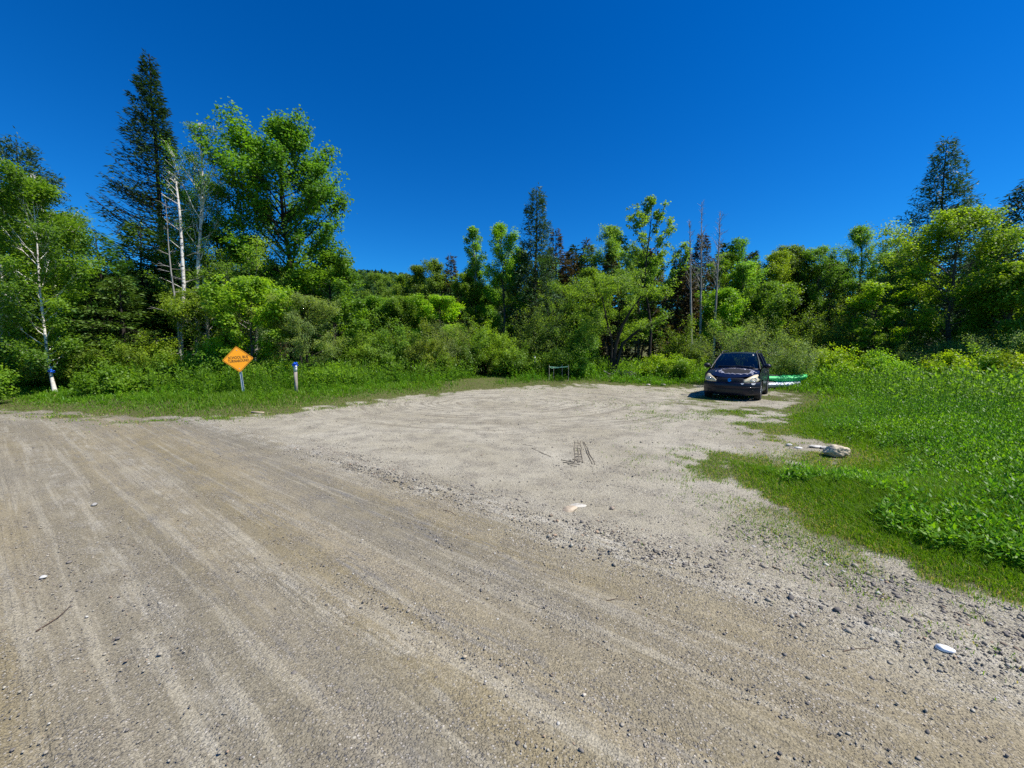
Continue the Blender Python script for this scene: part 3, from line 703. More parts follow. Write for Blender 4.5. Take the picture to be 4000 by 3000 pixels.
def groundmat():
    m, nt, out = newmat('gravel_and_soil')
    pos = nd(nt, 'ShaderNodeTexCoord').outputs['Object']
    rot = nd(nt, 'ShaderNodeMapping', {'Vector': pos, 'Rotation': (0, 0, math.radians(-143.13))}).outputs[0]      # x along the road
    st = nd(nt, 'ShaderNodeMapping', {'Vector': rot, 'Scale': (.16, 2.1, 1)}).outputs[0]
    st2 = nd(nt, 'ShaderNodeMapping', {'Vector': rot, 'Scale': (.35, 9.0, 1)}).outputs[0]
    st3 = nd(nt, 'ShaderNodeMapping', {'Vector': rot, 'Scale': (.08, .9, 1)}).outputs[0]
    roadm = attr(nt, 'road').outputs['Fac']; grass = attr(nt, 'grass').outputs['Fac']; coarse = attr(nt, 'coarse').outputs['Fac']
    n_st = noise(nt, st, 1.0, 4, .6).outputs[0]; n_st2 = noise(nt, st2, 1.0, 3, .6).outputs[0]; n_st3 = noise(nt, st3, 1.0, 3, .5).outputs[0]
    n_big = noise(nt, pos, .45, 4, .6).outputs[0]; n_mid = noise(nt, pos, 2.3, 5, .65).outputs[0]
    n_fin = noise(nt, pos, 55, 5, .72).outputs[0]; n_vf = noise(nt, pos, 160, 2, .7).outputs[0]
    n_m2 = noise(nt, nd(nt, 'ShaderNodeMapping', {'Vector': rot, 'Scale': (1.0, 2.2, 1)}).outputs[0], 2.6, 5, .68).outputs[0]
    n_st4 = noise(nt, nd(nt, 'ShaderNodeMapping', {'Vector': rot, 'Scale': (1.3, 26.0, 1)}).outputs[0], 1.0, 4, .65).outputs[0]
    rsep = nd(nt, 'ShaderNodeSeparateXYZ', {0: rot}); tt_ = mathn(nt, 'MULTIPLY', rsep.outputs[1], -1.0)
    def tread(c_, w_, per):
        m_ = maprange(nt, mathn(nt, 'ABSOLUTE', mathn(nt, 'ADD', tt_, mathn(nt, 'MULTIPLY_ADD', n_st3, .10, -c_ - .05))), w_, w_ * .8)
        return mathn(nt, 'MULTIPLY', mathn(nt, 'MULTIPLY', m_, maprange(nt, n_m2, .38, .58)), maprange(nt, mathn(nt, 'SINE', mathn(nt, 'MULTIPLY', mathn(nt, 'ADD', tt_, mathn(nt, 'MULTIPLY', n_st3, .10)), 6.283 / per)), .1, .8))
    trd = mathn(nt, 'MAXIMUM', mathn(nt, 'MAXIMUM', tread(1.22, .13, .048), tread(.05, .12, .052)), mathn(nt, 'MAXIMUM', tread(2.05, .11, .045), tread(-1.9, .10, .05)))
    # polar streaks of the turning circle
    ctr = gd(1085, 868)
    rel = nd(nt, 'ShaderNodeVectorMath', {0: pos, 1: (ctr[0], ctr[1], 0)}, operation='SUBTRACT').outputs[0]
    sep = nd(nt, 'ShaderNodeSeparateXYZ', {0: rel})
    rr = mathn(nt, 'SQRT', mathn(nt, 'ADD', mathn(nt, 'MULTIPLY', sep.outputs[0], sep.outputs[0]), mathn(nt, 'MULTIPLY', mathn(nt, 'MULTIPLY', sep.outputs[1], sep.outputs[1]), 1.6)))
    ang = mathn(nt, 'ARCTAN2', sep.outputs[1], sep.outputs[0])
    cmb = nd(nt, 'ShaderNodeCombineXYZ', {0: mathn(nt, 'MULTIPLY', rr, 7.5), 1: mathn(nt, 'MULTIPLY', ang, .8)}).outputs[0]
    n_arc = noise(nt, cmb, 1.0, 3, .6).outputs[0]
    arcm = mathn(nt, 'MULTIPLY', maprange(nt, rr, 7.5, 5.0), maprange(nt, rr, .6, 1.4))
    # base tones
    road = mixc(nt, maprange(nt, n_st, .3, .7), (.225, .186, .105), (.300, .256, .170))
    road = mixc(nt, maprange(nt, n_st3, .42, .62), road, mixc(nt, .55, road, (.19, .175, .138)))
    road = mixc(nt, mathn(nt, 'MULTIPLY', maprange(nt, n_st2, .50, .64), .8), road, (.33, .295, .215))
    lot = mixc(nt, maprange(nt, n_big, .32, .68), (.315, .283, .205), (.400, .368, .285))
    lot = mixc(nt, mathn(nt, 'MULTIPLY', maprange(nt, n_mid, .5, .72), .6), lot, (.245, .218, .165))
    lot = mixc(nt, mathn(nt, 'MULTIPLY', mathn(nt, 'MULTIPLY', maprange(nt, n_arc, .52, .62), arcm), .75), lot, (.205, .178, .13))
    lot = mixc(nt, mathn(nt, 'MULTIPLY', mathn(nt, 'MULTIPLY', maprange(nt, n_arc, .48, .36), arcm), .5), lot, (.46, .42, .32))
    base = mixc(nt, roadm, lot, road)
    band = attr(nt, 'band').outputs['Fac']; gband = attr(nt, 'gband').outputs['Fac']
    base = mixc(nt, mathn(nt, 'MULTIPLY', mathn(nt, 'MULTIPLY', band, maprange(nt, n_m2, .42, .60)), mathn(nt, 'MULTIPLY_ADD', maprange(nt, n_st4, .40, .62), .75, .25)), base, (.47, .44, .36))
    base = mixc(nt, mathn(nt, 'MULTIPLY', gband, mathn(nt, 'MULTIPLY', maprange(nt, n_st4, .42, .62), maprange(nt, n_m2, .62, .40))), base, (.165, .160, .150))
    base = mixc(nt, mathn(nt, 'MULTIPLY', maprange(nt, n_mid, .42, .62), .35), base, mixc(nt, .5, base, (.20, .175, .14)))
    base = mixc(nt, mathn(nt, 'MULTIPLY', trd, .26), base, mixc(nt, .5, base, (.10, .085, .06)))
    # loose stones: cells with their own tone
    vor = nd(nt, 'ShaderNodeTexVoronoi', {'Vector': pos, 'Scale': 82.0, 'Randomness': 1.0}); vor2 = nd(nt, 'ShaderNodeTexVoronoi', {'Vector': pos, 'Scale': 190.0})
    bw = nd(nt, 'ShaderNodeSeparateColor', {0: vor.outputs['Color']}); bw2 = nd(nt, 'ShaderNodeSeparateColor', {0: vor2.outputs['Color']})
    dk = maprange(nt, bw.outputs[0], .72, .80); lt = maprange(nt, bw.outputs[1], .80, .88)
    sden = mathn(nt, 'MULTIPLY_ADD', maprange(nt, n_mid, .35, .65), .5, mathn(nt, 'MULTIPLY_ADD', coarse, .9, .28), clamp=True)
    inner = maprange(nt, vor.outputs['Distance'], .55, .35)
    c = mixc(nt, mathn(nt, 'MULTIPLY', mathn(nt, 'MULTIPLY', dk, inner), sden), base, (.085, .085, .09))
    c = mixc(nt, mathn(nt, 'MULTIPLY', mathn(nt, 'MULTIPLY', lt, inner), mathn(nt, 'MULTIPLY', sden, .8)), c, (.50, .46, .40))
    v2 = mathn(nt, 'MULTIPLY_ADD', bw2.outputs[0], .75, .62)
    g = mathn(nt, 'MULTIPLY', v2, mathn(nt, 'MULTIPLY_ADD', n_fin, 1.3, .35))
    c = mixc(nt, .8, c, mixc(nt, 1.0, c, nd(nt, 'ShaderNodeCombineColor', {0: g, 1: g, 2: g}).outputs[0], 'MULTIPLY'))
    # soil under grass
    soil = mixc(nt, maprange(nt, n_fin, .3, .7), (.060, .078, .018), (.150, .140, .060))
    c = mixc(nt, maprange(nt, mathn(nt, 'ADD', grass, mathn(nt, 'MULTIPLY_ADD', n_mid, .5, -.25)), .25, .8), c, soil)
    hgt = mathn(nt, 'ADD', mathn(nt, 'MULTIPLY_ADD', n_fin, .6, mathn(nt, 'MULTIPLY', trd, -.4)), mathn(nt, 'ADD', mathn(nt, 'MULTIPLY', mathn(nt, 'MULTIPLY', inner, sden), .8), mathn(nt, 'MULTIPLY', n_vf, .25)))
    bmp = nd(nt, 'ShaderNodeBump', {'Strength': .8, 'Distance': .011, 'Height': hgt})
    p = nd(nt, 'ShaderNodeBsdfPrincipled', {'Base Color': c, 'Roughness': .95, 'Specular IOR Level': .12, 'Normal': bmp.outputs[0]})
    nt.links.new(p.outputs[0], out.inputs[0])
    return m
GMAT = groundmat()
coarse = np.exp(-((T_ - 3.25) / .38) ** 2) + .9 * np.exp(-((T_ - 4.0) / .55) ** 2) * sstep(.2, -1.5, S_) + .5 * sstep(3.3, 4.5, T_) * sstep(4, -2, S_)
coarse = np.clip(coarse, 0, 1)
band = np.exp(-((T_ - 3.15 - .25 * (fbm(S_ * .7, S_ * 0, 64) - .5)) / .22) ** 2) * .9 + .75 * np.exp(-((T_ - 4.45) / .16) ** 2) * sstep(.4, -.6, S_) + .5 * np.exp(-((T_ - 1.25 - .1 * np.sin(S_)) / .16) ** 2) + .45 * np.exp(-((T_ - .55) / .14) ** 2) + .4 * np.exp(-((T_ + .9) / .15) ** 2)
gband = .75 * np.exp(-((T_ - 2.45) / .42) ** 2) * sstep(-1, 3, S_) + .6 * np.exp(-((T_ - 1.65) / .18) ** 2) + .5 * np.exp(-((T_ - .95) / .13) ** 2) + .45 * np.exp(-((T_ + .35) / .25) ** 2) + .8 * np.exp(-((T_ - 3.95) / .33) ** 2) * sstep(.6, -.8, S_) + .7 * np.exp(-((S_ - 3.0) / .8) ** 2 - ((T_ - 3.55) / .22) ** 2)
roadw = sstep(3.6, 2.6, T_ + .5 * (fbm(GX, GY, 61) - .5))
for zi, nm, lab in ((0, 'ground', None), (1, 'gravel_road', None), (2, 'gravel_lot', None)):
    f = FQ[zone == zi]; us, inv = np.unique(f, return_inverse=True)
    mb = MB(); mb.add(V[us], inv.reshape(f.shape)[:, ::-1])
    me = mb.mesh(nm, True)
    for an, arr in (('grass', GM), ('coarse', coarse), ('road', roadw), ('band', np.clip(band, 0, 1)), ('gband', np.clip(gband, 0, 1))):
        at = me.attributes.new(an, 'FLOAT', 'POINT'); at.data.foreach_set('value', arr.reshape(-1)[us].astype(np.float32))
    tag(link(nm, me, GMAT), kind='structure')
mb = MB(); mb.add(np.concatenate([[[0, 0, GZ[0].mean()]], V[:n_]]), [[0, i + 2, i + 1] for i in range(n_ - 1)])
# small disc under the camera joins the road sheet
me = mb.mesh('gravel_road', True)
for an, v_ in (('grass', 0.), ('coarse', 0.), ('road', 1.)):
    at = me.attributes.new(an, 'FLOAT', 'POINT'); at.data.foreach_set('value', np.full(len(me.vertices), v_, np.float32))
tag(link('gravel_road', me, GMAT), kind='structure')

# ------------------------------------------------------------------ loose pebbles
def ico():
    t = (1 + 5 ** .5) / 2
    v = nrm(np.array([(-1, t, 0), (1, t, 0), (-1, -t, 0), (1, -t, 0), (0, -1, t), (0, 1, t), (0, -1, -t), (0, 1, -t), (t, 0, -1), (t, 0, 1), (-t, 0, -1), (-t, 0, 1)], float))
    f = np.array([(0, 11, 5), (0, 5, 1), (0, 1, 7), (0, 7, 10), (0, 10, 11), (1, 5, 9), (5, 11, 4), (11, 10, 2), (10, 7, 6), (7, 1, 8), (3, 9, 4), (3, 4, 2), (3, 2, 6), (3, 6, 8), (3, 8, 9), (4, 9, 5), (2, 4, 11), (6, 2, 10), (8, 6, 7), (9, 8, 1)])
    return v, f
def pebbles(mb, rng, x, y, size, sink=.25):
    n = len(x); v, f = ico()
    sc = size[:, None] * rng.uniform(.55, 1.25, (n, 3)); sc[:, 2] *= .6
    P = v[None] * sc[:, None] * rng.uniform(.72, 1.2, (n, 12, 1))
    a = rng.uniform(0, 6.283, n); ca, sa = np.cos(a)[:, None], np.sin(a)[:, None]
    P = np.stack([P[..., 0] * ca - P[..., 1] * sa, P[..., 0] * sa + P[..., 1] * ca, P[..., 2]], -1)
    z = terr(x, y) + size * sink
    P += np.stack([x, y, z], -1)[:, None]
    mb.add(P, (f[None] + (np.arange(n) * 12)[:, None, None]).reshape(-1, 3), np.repeat(rng.random(n), 12))
def pebblemat():
    m, nt, out = newmat('pebble_stone')
    t = attr(nt, 'tint').outputs['Fac']
    r = nd(nt, 'ShaderNodeValToRGB', {0: t}); cr = r.color_ramp; cr.interpolation = 'CONSTANT'
    cols = [(0, (.145, .13, .115)), (.10, (.22, .195, .165)), (.34, (.31, .275, .21)), (.60, (.39, .345, .265)), (.80, (.25, .195, .14)), (.86, (.46, .42, .33)), (.94, (.56, .53, .46)), (.975, (.42, .30, .20))]
    cr.elements[0].position, cr.elements[0].color = 0, (*cols[0][1], 1); cr.elements[1].position, cr.elements[1].color = cols[1][0], (*cols[1][1], 1)
    for p_, c_ in cols[2:]:
        e = cr.elements.new(p_); e.color = (*c_, 1)
    tc = nd(nt, 'ShaderNodeTexCoord').outputs['Object']
    c = mixc(nt, maprange(nt, noise(nt, tc, 90, 3).outputs[0], .3, .7), mixc(nt, .3, r.outputs[0], (.05, .05, .05)), r.outputs[0])
    p = nd(nt, 'ShaderNodeBsdfPrincipled', {'Base Color': c, 'Roughness': .85, 'Specular IOR Level': .2}); nt.links.new(p.outputs[0], out.inputs[0])
    return m
rp = R_(600); mb = MB()
n = 60000
r = np.exp(rp.uniform(math.log(1.5), math.log(20), n)); a = np.radians(rp.uniform(-58, 58, n)); px_, py_ = r * np.sin(a), r * np.cos(a)
s_, t_ = road_t(px_, py_); sd_ = sdist(px_, py_)
keep = (sd_ > .05) & (rp.random(n) < np.where(t_ < 2.9, .16 + .3 * sstep(.45, .65, fbm(px_ * .6, py_ * .6, 71)), .34 + .5 * sstep(.45, .62, fbm(px_ * .8, py_ * .8, 73))))
px_, py_, r = px_[keep], py_[keep], r[keep]
pebbles(mb, rp, px_, py_, np.minimum(.02, np.exp(rp.normal(size=len(px_)) * .45) * (.0030 + .00036 * r)))
n = 10000                                                                  # windrow of coarser stones
s_ = rp.uniform(-3.6, 7, n); t_ = 3.22 + rp.normal(size=n) * .22 + .2 * (fbm(s_ * .8, s_ * 0, 75) - .5)
k = rp.random(n) < .35 + .9 * sstep(.45, .62, fbm(s_ * 1.1, t_ * 1.1, 76)); s_, t_ = s_[k], t_[k]
px_, py_ = -.8 * s_ + .6 * t_, .6 * s_ + .8 * t_; k = py_ > 1.2; px_, py_ = px_[k], py_[k]
pebbles(mb, rp, px_, py_, np.minimum(.032, np.exp(rp.normal(size=len(px_)) * .5) * .0068))
n = 9000                                                                  # dark coarse strip right of it
s_ = rp.uniform(-5, .6, n); t_ = 3.95 + rp.normal(size=n) * .38
px_, py_ = -.8 * s_ + .6 * t_, .6 * s_ + .8 * t_; k = (sdist(px_, py_) > .1) & (py_ > 1.2); px_, py_ = px_[k], py_[k]
pebbles(mb, rp, px_, py_, np.minimum(.03, np.exp(rp.normal(size=len(px_)) * .5) * .0062))
PEB = pebblemat()
tag(link('gravel', mb, PEB), 'loose pebbles lying over the gravel road and turnaround', 'gravel', kind='stuff')

# ------------------------------------------------------------------ grass and weeds
def blades(mb, rng, x, y, z, h, w, bend, tint):
    n = len(x); a = rng.uniform(0, 6.283, n); b = rng.uniform(0, 6.283, n)
    sx, sy = np.cos(a) * w / 2, np.sin(a) * w / 2
    lx, ly = np.cos(b) * bend * h + .10 * h * -1, np.sin(b) * bend * h
    P = np.zeros((n, 5, 3))
    P[:, 0] = np.stack([x - sx, y - sy, z], 1); P[:, 1] = np.stack([x + sx, y + sy, z], 1)
    P[:, 2] = np.stack([x + sx * .8 + lx * .3, y + sy * .8 + ly * .3, z + h * .58], 1); P[:, 3] = np.stack([x - sx * .8 + lx * .3, y - sy * .8 + ly * .3, z + h * .58], 1)
    P[:, 4] = np.stack([x + lx, y + ly, z + h * (1 - .35 * bend)], 1)
    i = np.arange(n)[:, None] * 5
    mb.add(P, i + np.array([[0, 1, 2, 3]]), np.repeat(tint, 5)); mb.n -= 0
    mb.F.setdefault(3, []).append((i + np.array([[3, 2, 4]]) + mb.n - n * 5).astype(np.int32))
rgr = R_(700)
def sample(n, r0, r1, a0, a1):
    r = np.exp(rgr.uniform(math.log(r0), math.log(r1), n)); a = np.radians(rgr.uniform(a0, a1, n))
    return r * np.sin(a), r * np.cos(a), r
def path_mown(x, y):
    px0 = np.array([gd(1010, 838)[0], gd(1050, 826)[0] - .2, -.9, -2.2]); py0 = np.array([18.2, 19.5, 21.0, 24.0])
    return np.exp(-((x - np.interp(y, py0, px0)) / 1.0) ** 2) * sstep(17, 18.5, y)
mb = MB()
for (n, r0, r1, a0, a1) in ((330000, 2.3, 32, -62, 62), (260000, 2.8, 13, 16, 62), (60000, 9, 22, -62, -10)):
    x, y, r = sample(n, r0, r1, a0, a1); sd_ = sdist(x, y); g = grassmask(x, y, sd_)
    pat = np.maximum(0, g - sstep(.3, -.3, sd_)) 
    k = rgr.random(n) < g ** 1.3 * (.45 + .75 * fbm(x * .9, y * .9, 81)); x, y, r, sd_ = x[k], y[k], r[k], sd_[k]; n = len(x)
    e = np.maximum(0, -sd_)
    pm = path_mown(x, y)
    right = sstep(.2, 1.4, x - .06 * y)
    h = right * (.04 + .27 * sstep(-.1, 1.8, e) + .06 * sstep(1.8, 4, e)) + (1 - right) * (.05 + .14 * sstep(.1, 1.8, e) + .30 * sstep(2.8, 5, e)) * (.5 + 1.0 * fbm(x * .7, y * .7, 83)) * rgr.uniform(.6, 1.35, n) * (1 - .75 * pm)
    tint = np.clip(.5 + .5 * (fbm(x * .5, y * .5, 85) - .5) + rgr.normal(size=n) * .2 + .25 * sstep(.6, 0, e), 0, 1)
    blades(mb, rgr, x, y, terr(x, y, sd_) - .01, h, np.maximum(.005, .0011 * r) * rgr.uniform(.7, 1.3, n), rgr.uniform(.15, .85, n), tint)
GRASS = leafmat('grass_blade', (.125, .235, .012), .42, young=(1.5, 1.25, .9), old=(.55, .66, .6), gloss=.48, spec=.25, straw=True)
tag(link('grass', mb, GRASS), 'green grass along the gravel edges and in the meadow', 'grass', kind='stuff')
sx_, sy_ = ground(529 * K, 866 * K); px0, py0 = ground(641 * K, 864 * K)
def clear(x, y):
    k = np.zeros(x.shape, bool)
    for qx, qy, w_ in ((sx_, sy_, .026), (px0, py0, .016)):
        k |= (np.abs(np.arctan2(x, y) - math.atan2(qx, qy) + (.018 if w_ > .02 else 0)) < w_ + .012) & (np.hypot(x, y) < math.hypot(qx, qy) + .35)
    return k
def weeds(mb, rng, x, y, r, h, leafL, nl, tint):
    """upright herbs: a stem with leaves standing off it all the way up"""
    n = len(x); z = terr(x, y)
    lean = rng.normal(size=(n, 2)) * .16
    top = np.stack([x + lean[:, 0] * h, y + lean[:, 1] * h, z + h], 1); b = np.stack([x, y, z - .02], 1)
    segs(mb, b, top, np.maximum(.0025, .0004 * r), np.maximum(.0015, .0003 * r), 3, np.repeat(tint * .8, 6))
    k = np.repeat(np.arange(n), nl); m = len(k)
    f = np.tile((np.arange(nl) + .6) / nl, n) ** .7 * .98; az = np.tile(np.arange(nl) * 2.4, n) + np.repeat(rng.uniform(0, 6.28, n), nl)
    pos = b[k] + (top - b)[k] * f[:, None]
    el = rng.normal(size=m) * .3 + .35 + .5 * (f > .85)
    d = np.stack([np.cos(az) * np.cos(el), np.sin(az) * np.cos(el), np.sin(el)], 1)
    nor = np.stack([-np.cos(az) * np.sin(el), -np.sin(az) * np.sin(el), np.cos(el)], 1) + rng.normal(size=(m, 3)) * .25
    L = leafL[k] * (1.1 - .45 * f) * rng.uniform(.7, 1.3, m)
    cards(mb, pos, d, nor, L, L * .36, np.clip(tint[k] + rng.normal(size=m) * .13 + .18 * (f - .5), 0, 1), -.06)
mb = MB()
for (n, r0, r1, a0, a1, den) in ((34000, 4, 26, 14, 62, 1.0), (34000, 3.6, 13, 16, 62, 1.0), (22000, 9, 30, -62, 20, .9)):
    x, y, r = sample(n, r0, r1, a0, a1); sd_ = sdist(x, y); e = -sd_
    k = (e > .5) & (rgr.random(n) < den * sstep(.5, 1.7, e + 1.5 * (fbm(x * 1.2, y * 1.2, 91) - .5)) * (.7 + .5 * sstep(.35, .6, fbm(x * .6, y * .6, 93)))) & (path_mown(x, y) < .3)
    x, y, r, e = x[k], y[k], r[k], e[k]; n = len(x)
    lft = (x < .5) & (y < 17)
    k = (~lft | (rgr.random(n) < sstep(.2, 1.5, e))) & ~clear(x, y); x, y, r, e, lft = x[k], y[k], r[k], e[k], lft[k]; n = len(x)
    h = (.16 + (.42 - .12 * (1 - lft)) * sstep(.4, 3, e)) * np.where(lft, .42 + .58 * sstep(2.2, 4.2, e), 1) * (.30 + 1.4 * fbm(x * .45, y * .45, 95)) * rgr.uniform(.5, 1.4, n)
    tint = np.clip(.60 + .9 * (fbm(x * .8, y * .8, 97) - .5) + rgr.normal(size=n) * .14, 0, 1)
    weeds(mb, rgr, x, y, r, h, np.maximum(.07, .0052 * r) * rgr.uniform(.8, 1.3, n), 12, tint)
WEED = leafmat('weed_leaf', (.110, .225, .013), .46, young=(1.75, 1.4, .8), old=(.55, .62, .7), gloss=.46, spec=.28)
tag(link('meadow_weeds', mb, WEED), 'leafy green weeds growing thick in the meadow and verges', 'weeds', kind='stuff')
# undergrowth on the floor of the thicket and the woods' edge
mb = MB(); n = 9000
x, y, r = sample(n, 15, 34, -62, 62); sd_ = sdist(x, y); k = (-sd_ > 2.2) & (path_mown(x, y) < .4) & ~clear(x, y); x, y, r = x[k], y[k], r[k]; n = len(x)
weeds(mb, rgr, x, y, r, rgr.uniform(.5, 1.1, n), np.maximum(.12, .009 * r) * rgr.uniform(.8, 1.4, n), 10, np.clip(.4 + 1.1 * (fbm(x * .35, y * .35, 99) - .5) + rgr.normal(size=n) * .12, 0, 1))
tag(link('undergrowth', mb, M['under']), 'leafy undergrowth below the shrubs at the edge of the woods', 'undergrowth', kind='stuff')

# ================================================================== roadside things
def text_mesh(txt, size, sx=1.0, bold=0.0):
    cu = bpy.data.curves.new('lettering', 'FONT'); cu.body = txt; cu.size = size; cu.align_x = 'CENTER'; cu.align_y = 'CENTER'; cu.offset = bold; cu.extrude = .0012; cu.resolution_u = 3
    o = bpy.data.objects.new('lettering', cu); COL.objects.link(o)
    bpy.context.view_layer.update()
    me = bpy.data.meshes.new_from_object(o.evaluated_get(bpy.context.evaluated_depsgraph_get()))
    bpy.data.objects.remove(o); bpy.data.curves.remove(cu)
    co = np.zeros(len(me.vertices) * 3); me.vertices.foreach_get('co', co); co = co.reshape(-1, 3); co[:, 0] *= sx / np.ptp(co[:, 0])
    me.vertices.foreach_set('co', co.ravel()); me.update()
    return me
ORANGE = simple('orange_sign_sheeting', (.95, .36, .003), .45, var=.05, scale=40)
BLACKP = simple('sign_black', (.012, .008, .006), .5)
STEEL = simple('galvanised_steel', (.62, .62, .62), .42, .35, var=.18, scale=14)
def rounded_square(side, r, n=6):
    h = side / 2 - r; pts = []
    for q in range(4):
        cx, cy = [(h, h), (-h, h), (-h, -h), (h, -h)][q]
        for i in range(n + 1):
            a = math.radians(90 * q + 90 * i / n); pts.append((cx + r * math.cos(a), cy + r * math.sin(a)))
    p = np.array(pts); c = math.cos(math.pi / 4)
    return np.stack([(p[:, 0] - p[:, 1]) * c, (p[:, 0] + p[:, 1]) * c], 1)
def ring(mb, o, i, z):
    n = len(o); V = np.concatenate([np.c_[o, np.full(n, z)], np.c_[i, np.full(n, z)]])
    j = np.arange(n); k = (j + 1) % n; mb.add(V, np.stack([j, k, k + n, j + n], -1))
def slab(mb, p, z0, z1):
    n = len(p); V = np.concatenate([np.c_[p, np.full(n, z0)], np.c_[p, np.full(n, z1)]]); j = np.arange(n); k = (j + 1) % n
    mb.add(V, np.stack([j, k, k + n, j + n], -1)); mb.add(V[n:], [list(range(n))]); mb.add(V[:n], [list(range(n))[::-1]])
sx_, sy_ = ground(529 * K, 866 * K); Ys = sy_
sgn = empty('road_sign', (sx_, sy_, terr1(sx_, sy_) - .05))
tag(sgn, 'orange diamond school bus turnaround sign leaning on a steel post', 'sign')
zc = z_at(776 * K, Ys); xc = x_at(515.5 * K, Ys, zc)
zb_ = terr1(sx_, sy_) - .05
cx_, cz_ = xc - sx_, zc - zb_
yaw = math.radians(28); lean = math.atan2(-cx_, cz_) * 1.0
# axes of the panel: normal towards the camera side, turned a little to the road
nrm_ = np.array([math.sin(yaw), -math.cos(yaw), .10]); nrm_ /= np.linalg.norm(nrm_)
upv = np.array([cx_, 0, cz_]); upv -= nrm_ * upv.dot(nrm_); upv /= np.linalg.norm(upv); rtv = np.cross(upv, nrm_)
rtv = rtv / np.linalg.norm(rtv)
Mx = Matrix(((rtv[0], upv[0], nrm_[0], cx_), (rtv[1], upv[1], nrm_[1], -.03), (rtv[2], upv[2], nrm_[2], cz_), (0, 0, 0, 1)))
SIDE = .625
mb = MB(); slab(mb, rounded_square(SIDE, .045), -.003, .0); pan = link('panel', mb, ORANGE, sgn); pan.matrix_local = Mx
mb = MB(); ring(mb, rounded_square(SIDE - .030, .034), rounded_square(SIDE - .052, .026), .002); link('border', mb, BLACKP, pan)
for t_, yy in (('SCHOOL BUS', .058), ('TURNAROUND', -.058)):
    o = link('lettering', text_mesh(t_, .125, .555 if t_[0] == 'S' else .585, .0014), BLACKP, pan); o.location = (0.01, yy, .0015)
for yy in (.30, -.31):
    mb = MB(); tube(mb, [(0, yy, 0), (0, yy, .006)], .012, 8); link('bolt', mb, STEEL, pan)
mb = MB(); pb = np.array([-.02, 0, 0.0]); pt = np.array([cx_, .02, cz_]) + upv * .33
dv = (pt - pb) / np.linalg.norm(pt - pb); sd3 = np.cross(dv, [0, 1, 0]); sd3 /= np.linalg.norm(sd3); bk = np.cross(sd3, dv)
prof_ = [(-.045, 0), (-.028, 0), (-.018, -.03), (.018, -.03), (.028, 0), (.045, 0), (.045, .004), (.026, .004), (.015, -.026), (-.015, -.026), (-.026, .004), (-.045, .004)]
A_ = np.array([pb + sd3 * u - bk * w for u, w in prof_]); B_ = A_ + (pt - pb); n = len(prof_); j = np.arange(n); k = (j + 1) % n
mb.add(np.concatenate([A_, B_]), np.stack([j, k, k + n, j + n], -1)); link('post', mb, STEEL, sgn)

def ribbon(name, label, p, s, rng, mat):
    mb = MB()
    for i in range(11):
        a = rng.uniform(0, 6.28); el = rng.uniform(-.7, 1.0); d = np.array([math.cos(a) * math.cos(el), math.sin(a) * math.cos(el), math.sin(el)])
        w = np.cross(d, rng.normal(size=3)); w /= np.linalg.norm(w); q = np.cross(d, w)
        tt = np.linspace(0, 1, 7); c = np.outer(np.sin(tt * math.pi) * s, d) + np.outer(np.sin(tt * 2 * math.pi) * s * .35, q)
        grid(mb, np.stack([c - w * s * .22, c + w * s * .22], 1))
    o = link(name, mb, mat); o.location = p; return tag(o, label, 'ribbon', 'blue ribbon markers')
BLUE = simple('blue_plastic_ribbon', (.006, .10, .62), .4)
px0, py0 = ground(641 * K, 864 * K); zt0 = z_at(789 * K, py0); xt0 = x_at(638 * K, py0, zt0); zg = terr1(px0, py0)
pst = empty('marker_post', (px0, py0, zg - .05)); tag(pst, 'weathered grey wooden post with white top and blue ribbon', 'post')
GREYW = barkmat('weathered_wood', (.42, .37, .31), (.20, .165, .135), 16)
WHITEP = simple('white_paint', (.78, .78, .76), .6, var=.06, scale=25)
H_ = zt0 - zg + .05; dx_ = (xt0 - px0) * .6
def stakebox(mb, z0, z1, w, t):
    f0, f1 = z0 / H_, z1 / H_
    P = [[(dx_ * f - w / 2, -t / 2, z), (dx_ * f + w / 2, -t / 2, z), (dx_ * f + w / 2, t / 2, z), (dx_ * f - w / 2, t / 2, z)] for f, z in ((f0, z0), (f1, z1))]
    mb.add(np.array(P).reshape(-1, 3), [[0, 1, 5, 4], [1, 2, 6, 5], [2, 3, 7, 6], [3, 0, 4, 7], [4, 5, 6, 7], [3, 2, 1, 0]])
mb = MB(); stakebox(mb, -.1, H_ - .22, .088, .06); link('stake', mb, GREYW, pst)
mb = MB(); stakebox(mb, H_ - .22, H_, .092, .064); link('painted_top', mb, WHITEP, pst)
ribbon('ribbon', 'blue ribbon bunched on top of the wooden post', (px0 + dx_, py0, zg + H_ - .03), .10, R_(3), BLUE)
by2 = by - .06; zr = z_at(803 * K, by2); ribbon('ribbon', 'blue ribbon tied round the leaning white birch', (x_at(107.5 * K, by2, zr), by2 + .02, zr), .12, R_(4), BLUE)

